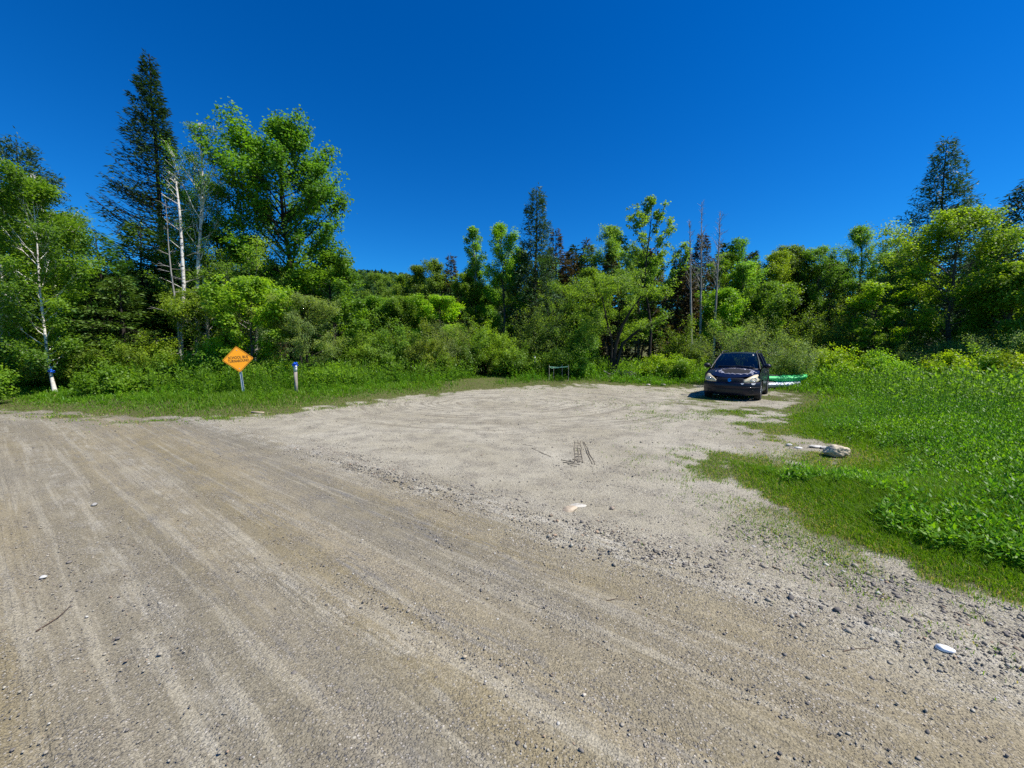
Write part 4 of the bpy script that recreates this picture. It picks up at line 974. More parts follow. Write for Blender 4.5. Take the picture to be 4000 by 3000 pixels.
# thin reflector stake and four taped stakes
def tap(x, y, h, r=.014, sides=6, top=None):
    mb = MB(); t = top or (0, 0); tube(mb, [(0, 0, -.1), (t[0], t[1], h)], r, sides); return mb
Yf = 22.0; xs = x_at(1155 * K, Yf); zs = terr1(xs, Yf); hs = z_at(769 * K, Yf) - zs
rs = empty('reflector_stake', (xs, Yf, zs)); tag(rs, 'thin pale stake with dark blue reflector at the grass edge', 'stake')
link('stake', tap(0, 0, hs, .017), simple('pale_plastic', (.62, .62, .58), .5), rs)
mb = MB(); boxm(mb, (0, -.02, hs - .17), (.09, .012, .24)); boxm(mb, (0, -.02, hs - .36), (.07, .012, .10)); link('reflector', mb, simple('dark_blue_reflector', (.008, .03, .12), .25), rs)
Y4 = 20.6
fr = empty('staked_enclosure', (x_at(1207 * K, Y4), Y4, terr1(x_at(1207 * K, Y4), Y4))); tag(fr, 'four wooden stakes strung with green tape around a planting', 'enclosure')
st4 = []
WOOD = simple('pale_wood', (.30, .26, .19), .8, var=.25, scale=30)
for dx, dyt, dyb, Y in ((1186.5, 788, 815, 20.4), (1196, 791, 809, 21.3), (1214.5, 788, 807, 21.4), (1228, 788, 811, 20.6)):
    z = z_at(dyt * K, Y); x = x_at(dx * K, Y, z); o = link('stake', tap(0, 0, z - fr.location.z, .014), WOOD, fr); o.location = (x - fr.location.x, Y - Y4, 0); st4.append(np.array([x - fr.location.x, Y - Y4, z - fr.location.z]))
TAPE = simple('green_tape', (.22, .46, .30), .5)
for a, b in ((0, 1), (1, 2), (2, 3), (3, 0)):
    p, q = st4[a] - (0, 0, .08), st4[b] - (0, 0, .08)
    tt = np.linspace(0, 1, 6)[:, None]; c = p + (q - p) * tt - np.array([0, 0, .05]) * np.sin(tt * math.pi)
    mb = MB(); grid(mb, np.stack([c - (0, 0, .014), c + (0, 0, .014)], 1)); link('tape', mb, TAPE, fr)

# brush pile under the apple tree
rb = R_(44); mb = MB(); n = 90
c = np.array([x_at(1345 * K, 22.6), 22.6]); bx_ = c[0] + rb.normal(size=n) * .75; by_ = c[1] + rb.normal(size=n) * .3; bz = terr(bx_, by_) + rb.uniform(.02, .55, n) * np.exp(-((bx_ - c[0]) / .9) ** 2)
a = rb.uniform(0, 6.28, n); d = np.stack([np.cos(a), np.sin(a) * .6, rb.normal(size=n) * .22], 1) * rb.uniform(.4, 1.3, n)[:, None]
p = np.stack([bx_, by_, bz], 1) - (c[0], c[1], 0); segs(mb, p - d / 2, p + d / 2, rb.uniform(.012, .03, n), .008, 5)
o = link('brush_pile', mb, M['bark_grey']); o.location = (c[0], c[1], 0); tag(o, 'pile of grey dead branches at the foot of the apple tree', 'brush pile')

# ------------------------------------------------------------------ rocks
def rock(name, label, x, y, size, col, seed, sink=.2, rz=0., sub=2, group=None):
    rng = R_(seed); v, f = ico(); v = v.copy()
    for _ in range(sub):
        cache = {}; nf = []; vl = [tuple(p) for p in v]
        def mid(a, b):
            kk = (min(a, b), max(a, b))
            if kk not in cache: q = (np.array(vl[a]) + np.array(vl[b])) / 2; vl.append(tuple(q / np.linalg.norm(q))); cache[kk] = len(vl) - 1
            return cache[kk]
        for a, b, c in f:
            ab, bc, ca = mid(a, b), mid(b, c), mid(c, a); nf += [(a, ab, ca), (b, bc, ab), (c, ca, bc), (ab, bc, ca)]
        v = np.array(vl); f = np.array(nf)
    pl = nrm(rng.normal(size=(14, 3))); dcut = rng.uniform(.62, .9, 14)
    dots = v @ pl.T; k = np.min(np.where(dots > .05, dcut / np.maximum(dots, .05), 9), 1)
    v = v * np.minimum(1, k)[:, None] * (1 + .05 * rng.normal(size=(len(v), 1)))
    v = v * np.array(size) / 2
    mb = MB(); mb.add(v, f, rng.random(len(v)))
    o = link(name, mb, simple('stone_' + label.replace(' ', '_')[:24], col, .85, var=.28, scale=14, bump=.5)); o.location = (x, y, terr1(x, y) + size[2] * (.5 - sink)); o.rotation_euler = (rng.normal() * .08, rng.normal() * .08, rz)
    return tag(o, label, 'rock', group)
def rk(dx, dy, *a, **k):
    x, y = gd(dx, dy); return rock('rock', a[0], x, y, *a[1:], **k)
rk(1805, 986, 'large tan rock undercut at its front, at the meadow edge', (.42, .34, .21), (.52, .44, .31), 1, .05, .3, 3)
rk(1762, 966, 'flat whitish stone just behind the large tan rock', (.26, .14, .06), (.52, .50, .45), 2, .1)
rk(1783, 969, 'smaller flat whitish stone touching the large tan rock', (.20, .12, .06), (.50, .48, .42), 3, .1)
rk(1704, 962, 'small round grey stone at the gravel edge left of the tan rock', (.13, .10, .07), (.46, .45, .42), 4)
rk(1724, 968, 'small flat white stone between the grey stone and the tan rock', (.16, .08, .04), (.58, .57, .53), 5)
rk(2039, 1420, 'white quartz stone lying in the pebbles at the lower right', (.085, .055, .035), (.82, .82, .80), 6, .25, -.5)
rk(1228, 1106, 'buried tan rock flush with the gravel in the middle', (.22, .15, .05), (.42, .34, .24), 7, .38, .6)
rk(1246, 1095, 'chalky white patch of rock beside the buried tan rock', (.22, .13, .03), (.46, .43, .36), 8, .42, .2)
rk(1409, 826, 'pale stone on the small debris heap beyond the gravel', (.24, .2, .16), (.56, .50, .40), 9)
rk(1400, 833, 'dirty stone at the left foot of the debris heap', (.22, .16, .1), (.42, .38, .31), 10)
rk(1432, 834, 'dark stone at the right of the debris heap', (.3, .2, .12), (.22, .20, .17), 11)
rk(1004, 1421, 'light brown stone alone on the lower middle of the road', (.030, .022, .018), (.46, .38, .26), 12)
rk(205, 1091, 'dark-edged stone alone on the left side of the road', (.07, .05, .04), (.34, .32, .29), 13)
rk(94, 1249, 'whitish stone alone on the road near the left edge', (.05, .035, .03), (.55, .53, .48), 14)
rk(2110, 1112, 'grey boulder half hidden in the grass at the right', (.34, .24, .14), (.38, .36, .32), 15, .2)
rk(1262, 1503, 'small round pale stone at the bottom of the road', (.022, .02, .017), (.55, .48, .38), 16)
rk(1322, 1100, 'rounded brown stone right of the buried rock', (.06, .05, .04), (.34, .27, .2), 17)
# bark chip at the road junction and sticks on the road
x, y = gd(557, 893); mb = MB(); rc = R_(5); boxm(mb, (0, 0, .02), (.30, .07, .025)); o = link('bark_chip', mb, simple('pale_bark_chip', (.42, .33, .23), .8, var=.2)); o.location = (x, y, terr1(x, y)); o.rotation_euler = (0.1, .12, .35); tag(o, 'pale wood chip lying where the road meets the turnaround', 'wood chip')
STICK = simple('stick_brown', (.10, .062, .038), .8, var=.3, scale=30)
def stick(label, pts, r):
    P = []
    for dx, dy in pts:
        x, y = gd(dx, dy); P.append((x, y, terr1(x, y) + r * 1.2))
    P = np.array(P); c = P.mean(0); mb = MB(); tt = np.linspace(0, 1, 9); q = np.stack([np.interp(tt, np.linspace(0, 1, len(P)), P[:, k]) for k in range(3)], 1)
    tube(mb, q - c, r * np.linspace(1, .4, 9), 5); o = link('stick', mb, STICK); o.location = c; tag(o, label, 'stick')
stick('long dark curved stick on the road near the left edge', [(78, 1366), (100, 1352), (128, 1334), (155, 1308)], .0045)
stick('short brown twig among the pebbles of the road centre', [(1310, 1300), (1330, 1296), (1352, 1298)], .003)
stick('small bent twig left of the pebble windrow', [(958, 1107), (975, 1112), (985, 1119)], .005)
stick('straw-coloured stick in the stones at the lower right', [(1822, 1413), (1850, 1409), (1880, 1411)], .003)

mb = MB(); rt = R_(8)
def ridge(d0, d1, r, k=6):
    p, q = np.array(gd(*d0)), np.array(gd(*d1)); tt = np.linspace(0, 1, k)[:, None]; c = p + (q - p) * tt + rt.normal(size=(k, 2)) * .006
    tube(mb, np.c_[c, terr(c[:, 0], c[:, 1]) + .001], r * rt.uniform(.6, 1.1, k), 5)
for a_, b_ in (((1243, 951), (1241, 999)), ((1249, 950), (1250, 1000)), ((1254, 951), (1258, 999)), ((1258, 953), (1278, 1003)), ((1262, 955), (1284, 1004)), ((1212, 994), (1240, 999)), ((1216, 999), (1252, 1004)), ((1226, 1003), (1246, 1010)), ((1150, 968), (1176, 982)), ((1164, 977), (1190, 988)), ((1130, 960), (1150, 963)), ((1236, 993), (1262, 1000))): ridge(a_, b_, .008)
for k_ in range(7): ridge((1241 + .3 * k_ + rt.normal(), 955 + 6.3 * k_), (1254 + .3 * k_, 956 + 6.3 * k_ + rt.normal()), .006, 3)
tag(link('tyre_track', mb, simple('damp_soil', (.17, .145, .105), .9, var=.3, scale=40)), kind='structure')

# ------------------------------------------------------------------ kayaks behind the car
def kayak(label, x, y, z, L, W, Hh, col, rz, tip=0.):
    r = empty('kayak', (x, y, z), rz); tag(r, label, 'kayak')
    mat = simple('hull_' + label.split()[0], col, .6, var=.08, scale=3)
    u = np.linspace(-1, 1, 25); wv = np.maximum(.14, (1 - np.abs(u) ** 5) ** .6); an = np.linspace(0, math.pi, 9)
    hull = np.stack([np.stack([np.full(9, uu * L / 2), np.cos(an) * W / 2 * ww, -np.sin(an) * Hh * .62 * (.5 + .5 * ww) + .10 * uu ** 4], -1) for uu, ww in zip(u, wv)])
    deck = np.stack([np.stack([np.full(9, uu * L / 2), np.cos(an) * W / 2 * ww, np.sin(an) * Hh * .38 * (.45 + .55 * ww) + .10 * uu ** 4], -1) for uu, ww in zip(u, wv)])
    mb = MB(); grid(mb, hull); mb.add(hull[-1], [list(range(9))]); mb.add(hull[0], [list(range(9))[::-1]]); link('hull', mb, mat, r, True)
    mb = MB(); grid(mb, deck); mb.add(deck[-1], [list(range(9))]); mb.add(deck[0], [list(range(9))[::-1]]); link('deck', mb, mat, r, True)
    an2 = np.linspace(0, 2 * math.pi, 21); tubep = np.stack([np.cos(an2) * .45, np.sin(an2) * W * .33, Hh * .36 + .0 * an2], -1)
    mb = MB(); tube(mb, tubep, .02, 6); mb.add(tubep[:-1] - (0, 0, .004), [list(range(20))]); link('cockpit_rim', mb, simple('black_rim', (.02, .02, .02), .5), r)
    return r
Yk = 17.6
xk = x_at(1736 * K, Yk); zk = terr1(xk, Yk)
kayak('white kayak lying underneath the green one behind the car', xk - 1.75, Yk - .05, zk + .17, 3.0, .66, .30, (.70, .72, .74), -.03)
kayak('bright green kayak lying on the white one behind the car', xk - 1.42, Yk + .08, zk + .44, 3.05, .66, .32, (.05, .66, .17), -.05)

# ================================================================== car
PAINT = None
def carpaint():
    m, nt, out = newmat('faded_navy_paint')
    p = nd(nt, 'ShaderNodeBsdfPrincipled', {'Base Color': (.005, .006, .019), 'Roughness': .42, 'Coat Weight': .22, 'Coat Roughness': .10, 'Specular IOR Level': .3})
    tc = nd(nt, 'ShaderNodeTexCoord').outputs['Object']
    b = nd(nt, 'ShaderNodeBump', {'Strength': .05, 'Distance': .01, 'Height': noise(nt, tc, 5, 2).outputs[0]}); nt.links.new(b.outputs[0], p.inputs['Normal'])
    nt.links.new(p.outputs[0], out.inputs[0]); return m
def hoodpaint():
    """clear coat peeled off over an irregular area, with a whitish ragged rim"""
    m, nt, out = newmat('peeling_hood_paint')
    tc = nd(nt, 'ShaderNodeTexCoord').outputs['Object']
    off = nd(nt, 'ShaderNodeVectorMath', {0: tc, 1: (1.42, .10, 0)}, operation='SUBTRACT').outputs[0]
    s = nd(nt, 'ShaderNodeSeparateXYZ', {0: off})
    ax = mathn(nt, 'POWER', mathn(nt, 'ABSOLUTE', mathn(nt, 'DIVIDE', s.outputs[0], .27)), 2.0)
    ay = mathn(nt, 'POWER', mathn(nt, 'ABSOLUTE', mathn(nt, 'DIVIDE', s.outputs[1], .52)), 2.0)
    d = mathn(nt, 'ADD', ax, ay)
    ns = noise(nt, tc, 7.0, 3, .55).outputs[0]
    d = mathn(nt, 'ADD', d, mathn(nt, 'MULTIPLY_ADD', ns, 2.6, -1.3))
    ins = maprange(nt, d, 1.0, .94); rim = mathn(nt, 'MULTIPLY', maprange(nt, d, 1.20, 1.12), maprange(nt, d, .94, 1.0))
    c = mixc(nt, ins, (.005, .006, .019), mixc(nt, noise(nt, tc, 60, 3).outputs[0], (.012, .012, .014), (.026, .026, .030)))
    c = mixc(nt, rim, c, (.36, .36, .42))
    rough = mathn(nt, 'MULTIPLY_ADD', mathn(nt, 'MAXIMUM', ins, rim), .55, .25)
    coat = mathn(nt, 'SUBTRACT', .25, mathn(nt, 'MAXIMUM', ins, rim), clamp=True)
    p = nd(nt, 'ShaderNodeBsdfPrincipled', {'Base Color': c, 'Roughness': rough, 'Coat Weight': coat, 'Coat Roughness': .07, 'Specular IOR Level': .2})
    nt.links.new(p.outputs[0], out.inputs[0]); return m
def glassmat():
    m, nt, out = newmat('tinted_car_glass')
    g = nd(nt, 'ShaderNodeBsdfGlossy', {'Color': (.9, .95, 1), 'Roughness': .03}); t = nd(nt, 'ShaderNodeBsdfTransparent', {'Color': (.30, .34, .36)})
    fr_ = nd(nt, 'ShaderNodeFresnel', {'IOR': 1.55}); mx = nd(nt, 'ShaderNodeMixShader', {0: mathn(nt, 'MULTIPLY_ADD', fr_.outputs[0], 1.0, .02), 1: t.outputs[0], 2: g.outputs[0]})
    nt.links.new(mx.outputs[0], out.inputs[0]); return m
PAINT = carpaint(); HOODP = hoodpaint(); GLASS = glassmat()
BLK = simple('black_plastic', (.010, .010, .011), .55); RUB = simple('tyre_rubber', (.018, .017, .016), .85, var=.3); ALLOY = simple('alloy_wheel', (.55, .56, .58), .3, .8)
LAMP = simple('yellowed_headlight', (.74, .62, .38), .18, var=.12, scale=5, coat=.8); SEATM = simple('grey_seat_cloth', (.20, .21, .22), .8); CHROME = simple('chrome', (.75, .77, .80), .12, 1.0)
wl = np.array([8.65, 13.62]); hd = np.array([-.60, -.80]); hd /= np.linalg.norm(hd); lf = np.array([-hd[1], hd[0]])
cc = wl - hd * 1.25 - lf * .78 + np.array([-.22, 0])
car = empty('parked_car', (cc[0], cc[1], terr1(*cc) + .0), math.atan2(hd[1], hd[0]))
car.scale = (1, 1, 1.06)
tag(car, 'dark navy hatchback with peeling hood paint parked facing the camera', 'car')
W = .865
def front(y, z):
    """the car's face: x of the surface at side position y and height z"""
    q = np.abs(np.asarray(y, float)) / W; z = np.asarray(z, float)
    xf = np.interp(z, [.18, .24, .34, .43, .455, .57, .60, .66, .74, .84, .92], [1.93, 2.02, 2.045, 2.05, 2.075, 2.06, 2.025, 2.01, 1.965, 1.80, 1.60])
    return xf - .42 * q ** 3.0
ysn = W * np.sin(np.linspace(-1, 1, 33) * math.pi / 2)
def facepatch(y0, y1, z0, z1, m=9, n=13, off=.006):
    Y_, Z_ = np.meshgrid(np.linspace(y0, y1, n), np.linspace(z0, z1, m)); return np.stack([front(Y_, Z_) + off, Y_, Z_], -1)
mb = MB(); zs_ = np.array([.18, .21, .24, .29, .34, .39, .43, .455, .50, .54, .57, .60])
Y_, Z_ = np.meshgrid(ysn, zs_); Z_ = Z_ + .035 * (np.abs(Y_) / W) ** 4 * (Z_ < .3); grid(mb, np.stack([front(Y_, Z_), Y_, Z_], -1)); bump_ = link('bumper', mb, PAINT, car, True)
mb = MB(); P = facepatch(-.40, .40, .27, .375, 5, 9, .004); grid(mb, P); link('lower_intake', mb, BLK, bump_)
mb = MB()
for zz in (.255, .387): tube(mb, facepatch(-.42, .42, zz, zz, 1, 9, .004)[0], .010, 5)
link('intake_trim', mb, BLK, bump_)
for sgn_ in (-1, 1):
    c_ = np.array([0, sgn_ * .63, .31]); an = np.linspace(0, 2 * math.pi, 17)[:-1]
    yy, zz = c_[1] + .062 * np.cos(an), c_[2] + .055 * np.sin(an)
    mb = MB(); tube(mb, np.stack([front(np.append(yy, yy[0]), np.append(zz, zz[0])), np.append(yy, yy[0]), np.append(zz, zz[0])], -1), .010, 5); mb.add(np.stack([front(yy, zz) + .004, yy, zz], -1), [list(range(16))]); link('fog_lamp_recess', mb, BLK, bump_)
mb = MB()
for sgn_ in (-1, 1): tube(mb, np.stack([front(np.linspace(.46, .84, 9) * sgn_, np.full(9, .447)) + .002, np.linspace(.46, .84, 9) * sgn_, np.full(9, .447)], -1), .008, 5)
link('bumper_crease', mb, PAINT, bump_)
# scraped paint under the left lamp
for k_, (y0, y1, z0, z1) in enumerate(((.34, .43, .535, .575), (.63, .74, .53, .585))):
    mb = MB(); P = facepatch(y0, y1, z0, z1, 3, 4, .004); P[0, 0, 2] += .025; P[-1, -1, 2] -= .0; P[0, -1, 2] += .03; grid(mb, P); link('scraped_patch', mb, WHITEP, bump_)
# grille between the lamps
mb = MB(); top = lambda y: .735 - .0 * y; P = facepatch(-.41, .41, .60, .735, 5, 13, .0); grid(mb, P); gr = link('grille', mb, BLK, car)
mb = MB()
for zz in (.632, .662, .692): tube(mb, facepatch(-.38, .38, zz, zz, 1, 11, .006)[0], .006, 5)
link('grille_bar', mb, BLK, gr)
mb = MB(); tube(mb, np.concatenate([[(front(-.41, .735), -.41, .735)], np.stack([front(np.linspace(-.34, .34, 9), np.full(9, .602)) + .004, np.linspace(-.34, .34, 9), np.full(9, .602)], -1), [(front(.41, .735), .41, .735)]]), .010, 5); link('grille_surround', mb, PAINT, gr)
mb = MB()
for S_pts in (((0, .56), (.50, .22), (.28, .07), (0, .26), (-.17, .14), (-.5, .10)), ((-.5, .22 - .12), (-.17, .14), (.5, -.27), (.22, -.44), (.20, -.12), (-.36, .25))):
    pass
def emb(pts):
    p_ = np.array(pts) * np.array([.115, .115]); yy = p_[:, 0]; zz = .668 + p_[:, 1]
    f_ = np.stack([front(yy, zz) + .024, yy, zz], -1); b_ = f_ - (.012, 0, 0); n = len(p_); j = np.arange(n); k = (j + 1) % n
    mb.add(np.concatenate([f_, b_]), np.stack([j, k, k + n, j + n], -1)); mb.add(f_, [list(range(n))]); mb.add(b_, [list(range(n))[::-1]])
# angular S: a top bar stepping into a diagonal and a bottom bar, mirrored about the middle
emb([(0, .52), (.48, .24), (.28, .12), (0, .28), (-.16, .19), (-.48, .05), (-.48, .25)])
emb([(-.48, .05), (-.16, .19), (.48, -.05), (.16, -.19)])
emb([(0, -.52), (-.48, -.24), (-.28, -.12), (0, -.28), (.16, -.19), (.48, -.05), (.48, -.25)])
link('emblem', mb, CHROME, gr)
# hood
nv, nu = 17, 11; yv = .80 * np.sin(np.linspace(-1, 1, nv) * math.pi / 2 * .96) / math.sin(math.pi / 2 * .96); rows = []
zf = .742 + .10 * (np.abs(yv) / .80) ** 2.0; xf_ = front(yv, zf)
xcw = 1.00 - .16 * (yv / .8) ** 2; ycw = yv * .94; zcw = 1.035 - .055 * (yv / .8) ** 2
for s in np.linspace(0, 1, nu): rows.append(np.stack([xf_ + (xcw - xf_) * s, yv + (ycw - yv) * s, zf + (zcw - zf) * s + .045 * np.sin(s * math.pi) * (1 - .4 * (yv / .8) ** 2) + .012 * np.exp(-((np.abs(yv) - .5) / .08) ** 2) * np.sin(s * math.pi)], -1))
hood = np.array(rows); mb = MB(); grid(mb, hood); link('hood', mb, HOODP, car, True)
# lamps
for sgn_ in (-1, 1):
    outl = np.array([(.405, .60), (.42, .665), (.52, .735), (.685, .835), (.765, .845), (.825, .77), (.845, .69), (.80, .625), (.62, .598)])
    t_ = np.linspace(0, 1, 6)
    cen = outl.mean(0); mb = MB(); rings = []
    for q in (1.0, .8, .55, .3, .05):
        p_ = cen + (outl - cen) * q; rings.append(np.stack([front(p_[:, 0], p_[:, 1]) + .012 + .014 * (1 - q), p_[:, 0] * sgn_, p_[:, 1]], -1))
    rings.insert(0, rings[0] - (.05, 0, 0)); R3 = np.array(rings); R3 = np.concatenate([R3, R3[:, :1]], 1); grid(mb, R3)
    hl = link('headlight', mb, LAMP, car, True)
    if sgn_ > 0: hl['label'] = 'yellowed headlight lit by the sun'
    mb = MB(); c2 = cen + (.03, -.02); an = np.linspace(0, 2 * math.pi, 17)[:-1]; yy, zz = c2[0] + .07 * np.cos(an), c2[1] + .06 * np.sin(an)
    tube(mb, np.stack([front(np.append(yy, yy[0]), np.append(zz, zz[0])) + .030, np.append(yy, yy[0]) * sgn_, np.append(zz, zz[0])], -1), .008, 5); link('bezel', mb, CHROME, hl)
# sides
ARCH = .365; XW = (1.25, -1.25)
def side(xa, xb, name, sgn_, mat, nx=None):
    xs_ = np.linspace(xa, xb, nx or max(3, int(abs(xa - xb) / .035))); rows = []
    for xx in xs_:
        zb2 = .20
        for xw in XW:
            d = abs(xx - xw)
            if d < ARCH: zb2 = max(zb2, .31 + math.sqrt(ARCH ** 2 - d ** 2))
        zt = np.interp(xx, [-2.0, .9, 1.0, 1.62], [1.02, 1.0, .985, .845])
        zz = zb2 + (zt - zb2) * np.array([0, .06, .2, .4, .6, .78, .9, .97, 1.0])
        flare = .022 * max(np.exp(-((abs(xx - xw) - ARCH) / .06) ** 2) if abs(xx - xw) > ARCH else 1 for xw in XW)
        yy = np.interp(zz, [.2, .30, .45, .66, .80, .95, 1.02], [.80, .835, .855, .865, .855, .83, .80]) + flare * np.exp(-((zz - zb2) / .08) ** 2)
        tp = np.interp(xx, [-2.05, -1.7, 1.3, 1.62], [.80, 1, 1, .975])
        rows.append(np.stack([np.full(9, xx), sgn_ * yy * tp, zz], -1))
    mb = MB(); grid(mb, rows); return link(name, mb, mat, car, True)
for sgn_ in (-1, 1):
    side(1.63, .862, 'fender', sgn_, PAINT)
    for xa, xb in ((.852, -.205), (-.215, -1.10)):
        d_ = side(xa, xb, 'door', sgn_, PAINT); mb = MB(); xm = xb + .14; tube(mb, [(xm - .09, sgn_ * .855, .86), (xm - .08, sgn_ * .885, .86), (xm + .08, sgn_ * .885, .86), (xm + .09, sgn_ * .855, .86)], .014, 6); link('handle', mb, PAINT, d_)
    side(-1.11, -1.98, 'quarter_panel', sgn_, PAINT)
    mb = MB(); boxm(mb, (0, sgn_ * .81, .235), (1.75, .05, .07)); link('side_sill', mb, BLK, car)
# under body, engine bay block, rear
mb = MB(); boxm(mb, (0, 0, .36), (3.5, 1.30, .24)); boxm(mb, (0, 0, .60), (1.70, 1.56, .46)); boxm(mb, (1.35, 0, .55), (.9, 1.05, .3)); link('underbody', mb, BLK, car)
mb = MB(); Y_, Z_ = np.meshgrid(np.linspace(-.80, .80, 15), np.array([.25, .35, .55, .75, .95, 1.02])); grid(mb, np.stack([-2.05 + .10 * (np.abs(Y_) / .8) ** 4 + .08 * np.maximum(0, Z_ - .55), Y_, Z_], -1)[:, ::-1]); link('tailgate', mb, PAINT, car, True)
# cabin
ytop = .575
yr = np.linspace(-1, 1, 13); xr = np.linspace(.27, -1.72, 12)
roof = np.array([np.stack([np.full(13, xx) - .05 * (yr ** 2) * (1 if i == 0 else 0), yr * ytop * np.interp(xx, [-1.72, -.8, .27], [.93, 1, .98]), np.interp(xx, [-1.72, -1.2, -.5, .0, .27], [1.475, 1.535, 1.555, 1.54, 1.505]) - .045 * np.abs(yr) ** 2.6], -1) for i, xx in enumerate(xr)])
mb = MB(); grid(mb, roof); low = roof - (0, 0, .025); grid(mb, low[:, ::-1]); link('roof', mb, PAINT, car, True)
def pil(p, q, w, name='pillar', mat=PAINT):
    mb = MB(); tube(mb, [p, (np.array(p) + q) / 2 + (0, np.sign(p[1]) * .012, .012), q], w, 6); return link(name, mb, mat, car, True)
for s in (-1, 1):
    pil((1.00, s * .775, .985), (.24, s * .585, 1.475), .024, mat=BLK); pil((-.21, s * .815, .99), (-.28, s * .585, 1.50), .035); pil((-1.10, s * .80, 1.0), (-1.12, s * .575, 1.495), .04); pil((-1.93, s * .68, 1.0), (-1.70, s * .54, 1.44), .06)
    mb = MB(); tube(mb, [(.18, s * .56, 1.49), (.10, s * .56, 1.565), (-.6, s * .575, 1.60), (-1.3, s * .57, 1.58), (-1.42, s * .57, 1.50)], .018, 6); link('roof_rail', mb, BLK, car, True)
    mb = MB(); tube(mb, [(.24, s * .585, 1.475), (-.4, s * .588, 1.50), (-1.2, s * .575, 1.49), (-1.7, s * .54, 1.44)], .028, 6); link('roof_edge', mb, PAINT, car, True)
def pane(name, P):
    mb = MB(); grid(mb, P); return link(name, mb, GLASS, car, True)
u = np.linspace(-1, 1, 11); v = np.linspace(0, 1, 7)
def wsrf(uu, vv):
    x = (1.02 - .13 * uu ** 2) * (1 - vv) + (.285 - .05 * uu ** 2) * vv; y_ = uu * (.745 * (1 - vv) + .565 * vv); z_ = (1.035 - .035 * uu ** 2) * (1 - vv) + (1.50 - .02 * uu ** 2) * vv
    return x + .03 * np.sin(vv * math.pi), y_, z_ + .02 * np.sin(vv * math.pi)
U_, V_ = np.meshgrid(u, v); ws = pane('windshield', np.stack(wsrf(U_, V_), -1))
mb = MB(); U2, V2 = np.meshgrid(np.linspace(.80, .86, 2), np.linspace(.86, .92, 2)); P = np.stack(wsrf(U2, V2), -1) + (.006, 0, .006); grid(mb, P); link('inspection_sticker', mb, WHITEP, ws)
mb = MB()
for y0, y1 in ((.62, -.05), (.02, -.55)):
    p_ = np.array([wsrf(a_, b_) for a_, b_ in zip(np.linspace(y0, y1, 5) / .745, (.02, .045, .06, .065, .06))]) + (.012, 0, .012); tube(mb, p_, .010, 5)
link('wiper', mb, BLK, ws)
mb = MB(); cw = np.stack([hood[-1], np.stack([hood[-1][:, 0] - .07, hood[-1][:, 1] * .985, hood[-1][:, 2] + .008], -1)]); grid(mb, cw); link('cowl', mb, BLK, car)
for s in (-1, 1):
    for xa, xb, ta, tb in ((.90, -.17, .20, -.25), (-.25, -1.06, -.30, -1.08), (-1.14, -1.80, -1.15, -1.60)):
        P = np.array([[((xa * (1 - t) + xb * t) * (1 - w) + (ta * (1 - t) + tb * t) * w, s * ((.80 - (.10 if xb < -1.5 else 0) * t) * (1 - w) + .585 * w + .01 * math.sin(w * 3.1)), 1.0 * (1 - w) + 1.475 * w) for t in np.linspace(0, 1, 5)] for w in np.linspace(0, 1, 5)])
        pane('side_window', P)
    m_ = empty('mirror', (0, 0, 0)); m_.parent = car
    mb = MB(); an = np.linspace(0, 2 * math.pi, 13)[:-1]
    secs = [np.stack([.70 + dx + 0 * an, s * (.965 + .115 * k_ * np.cos(an)), 1.085 + .078 * k_ * np.sin(an)], -1) for dx, k_ in ((-.06, 1.0), (0, 1.02), (.05, .9), (.085, .6), (.095, .1))]
    R3 = np.array(secs); R3 = np.concatenate([R3, R3[:, :1]], 1); grid(mb, R3); mb.add(secs[0], [list(range(12))]); link('mirror_housing', mb, PAINT if s > 0 else BLK, m_, True)
    mb = MB(); tube(mb, [(.70, s * .80, 1.02), (.70, s * .88, 1.06)], .03, 6); link('mirror_arm', mb, BLK, m_)
P = np.array([[(-1.95 * (1 - w) - 1.72 * w, t * (.66 * (1 - w) + .52 * w), 1.02 * (1 - w) + 1.46 * w) for t in np.linspace(1, -1, 7)] for w in np.linspace(0, 1, 4)]); pane('rear_window', P)
# inside
mb = MB(); boxm(mb, (.72, 0, .93), (.52, 1.40, .14)); link('dashboard', mb, simple('dash_grey', (.10, .10, .105), .7), car)
for s in (-1, 1):
    se = empty('front_seat', (0, 0, 0)); se.parent = car
    mb = MB(); P = np.array([[(-.12 - .18 * w, s * .36 + t * (.25 - .05 * w), .62 + .60 * w) for t in np.linspace(-1, 1, 5)] for w in np.linspace(0, 1, 5)]); grid(mb, P + (.06, 0, 0)); grid(mb, P[:, ::-1] - (.06, 0, 0)); link('seat_back', mb, SEATM, se, True)
    mb = MB(); an = np.linspace(0, 2 * math.pi, 13)[:-1]; R3 = np.array([np.stack([-.30 + dx + 0 * an, s * .36 + .13 * k_ * np.cos(an), 1.29 + .085 * k_ * np.sin(an)], -1) for dx, k_ in ((-.05, .6), (-.03, 1), (.03, 1), (.05, .6), (.052, .05))]); R3 = np.concatenate([R3, R3[:, :1]], 1); grid(mb, R3); link('headrest', mb, SEATM, se, True)
mb = MB(); an = np.linspace(0, 2 * math.pi, 21); tube(mb, np.stack([.42 + .09 * np.sin(an), .36 + .185 * np.cos(an), 1.02 + .16 * np.sin(an)], -1), .016, 6); boxm(mb, (.43, .36, 1.02), (.05, .16, .1)); link('steering_wheel', mb, simple('pale_wheel', (.30, .31, .32), .6), car)
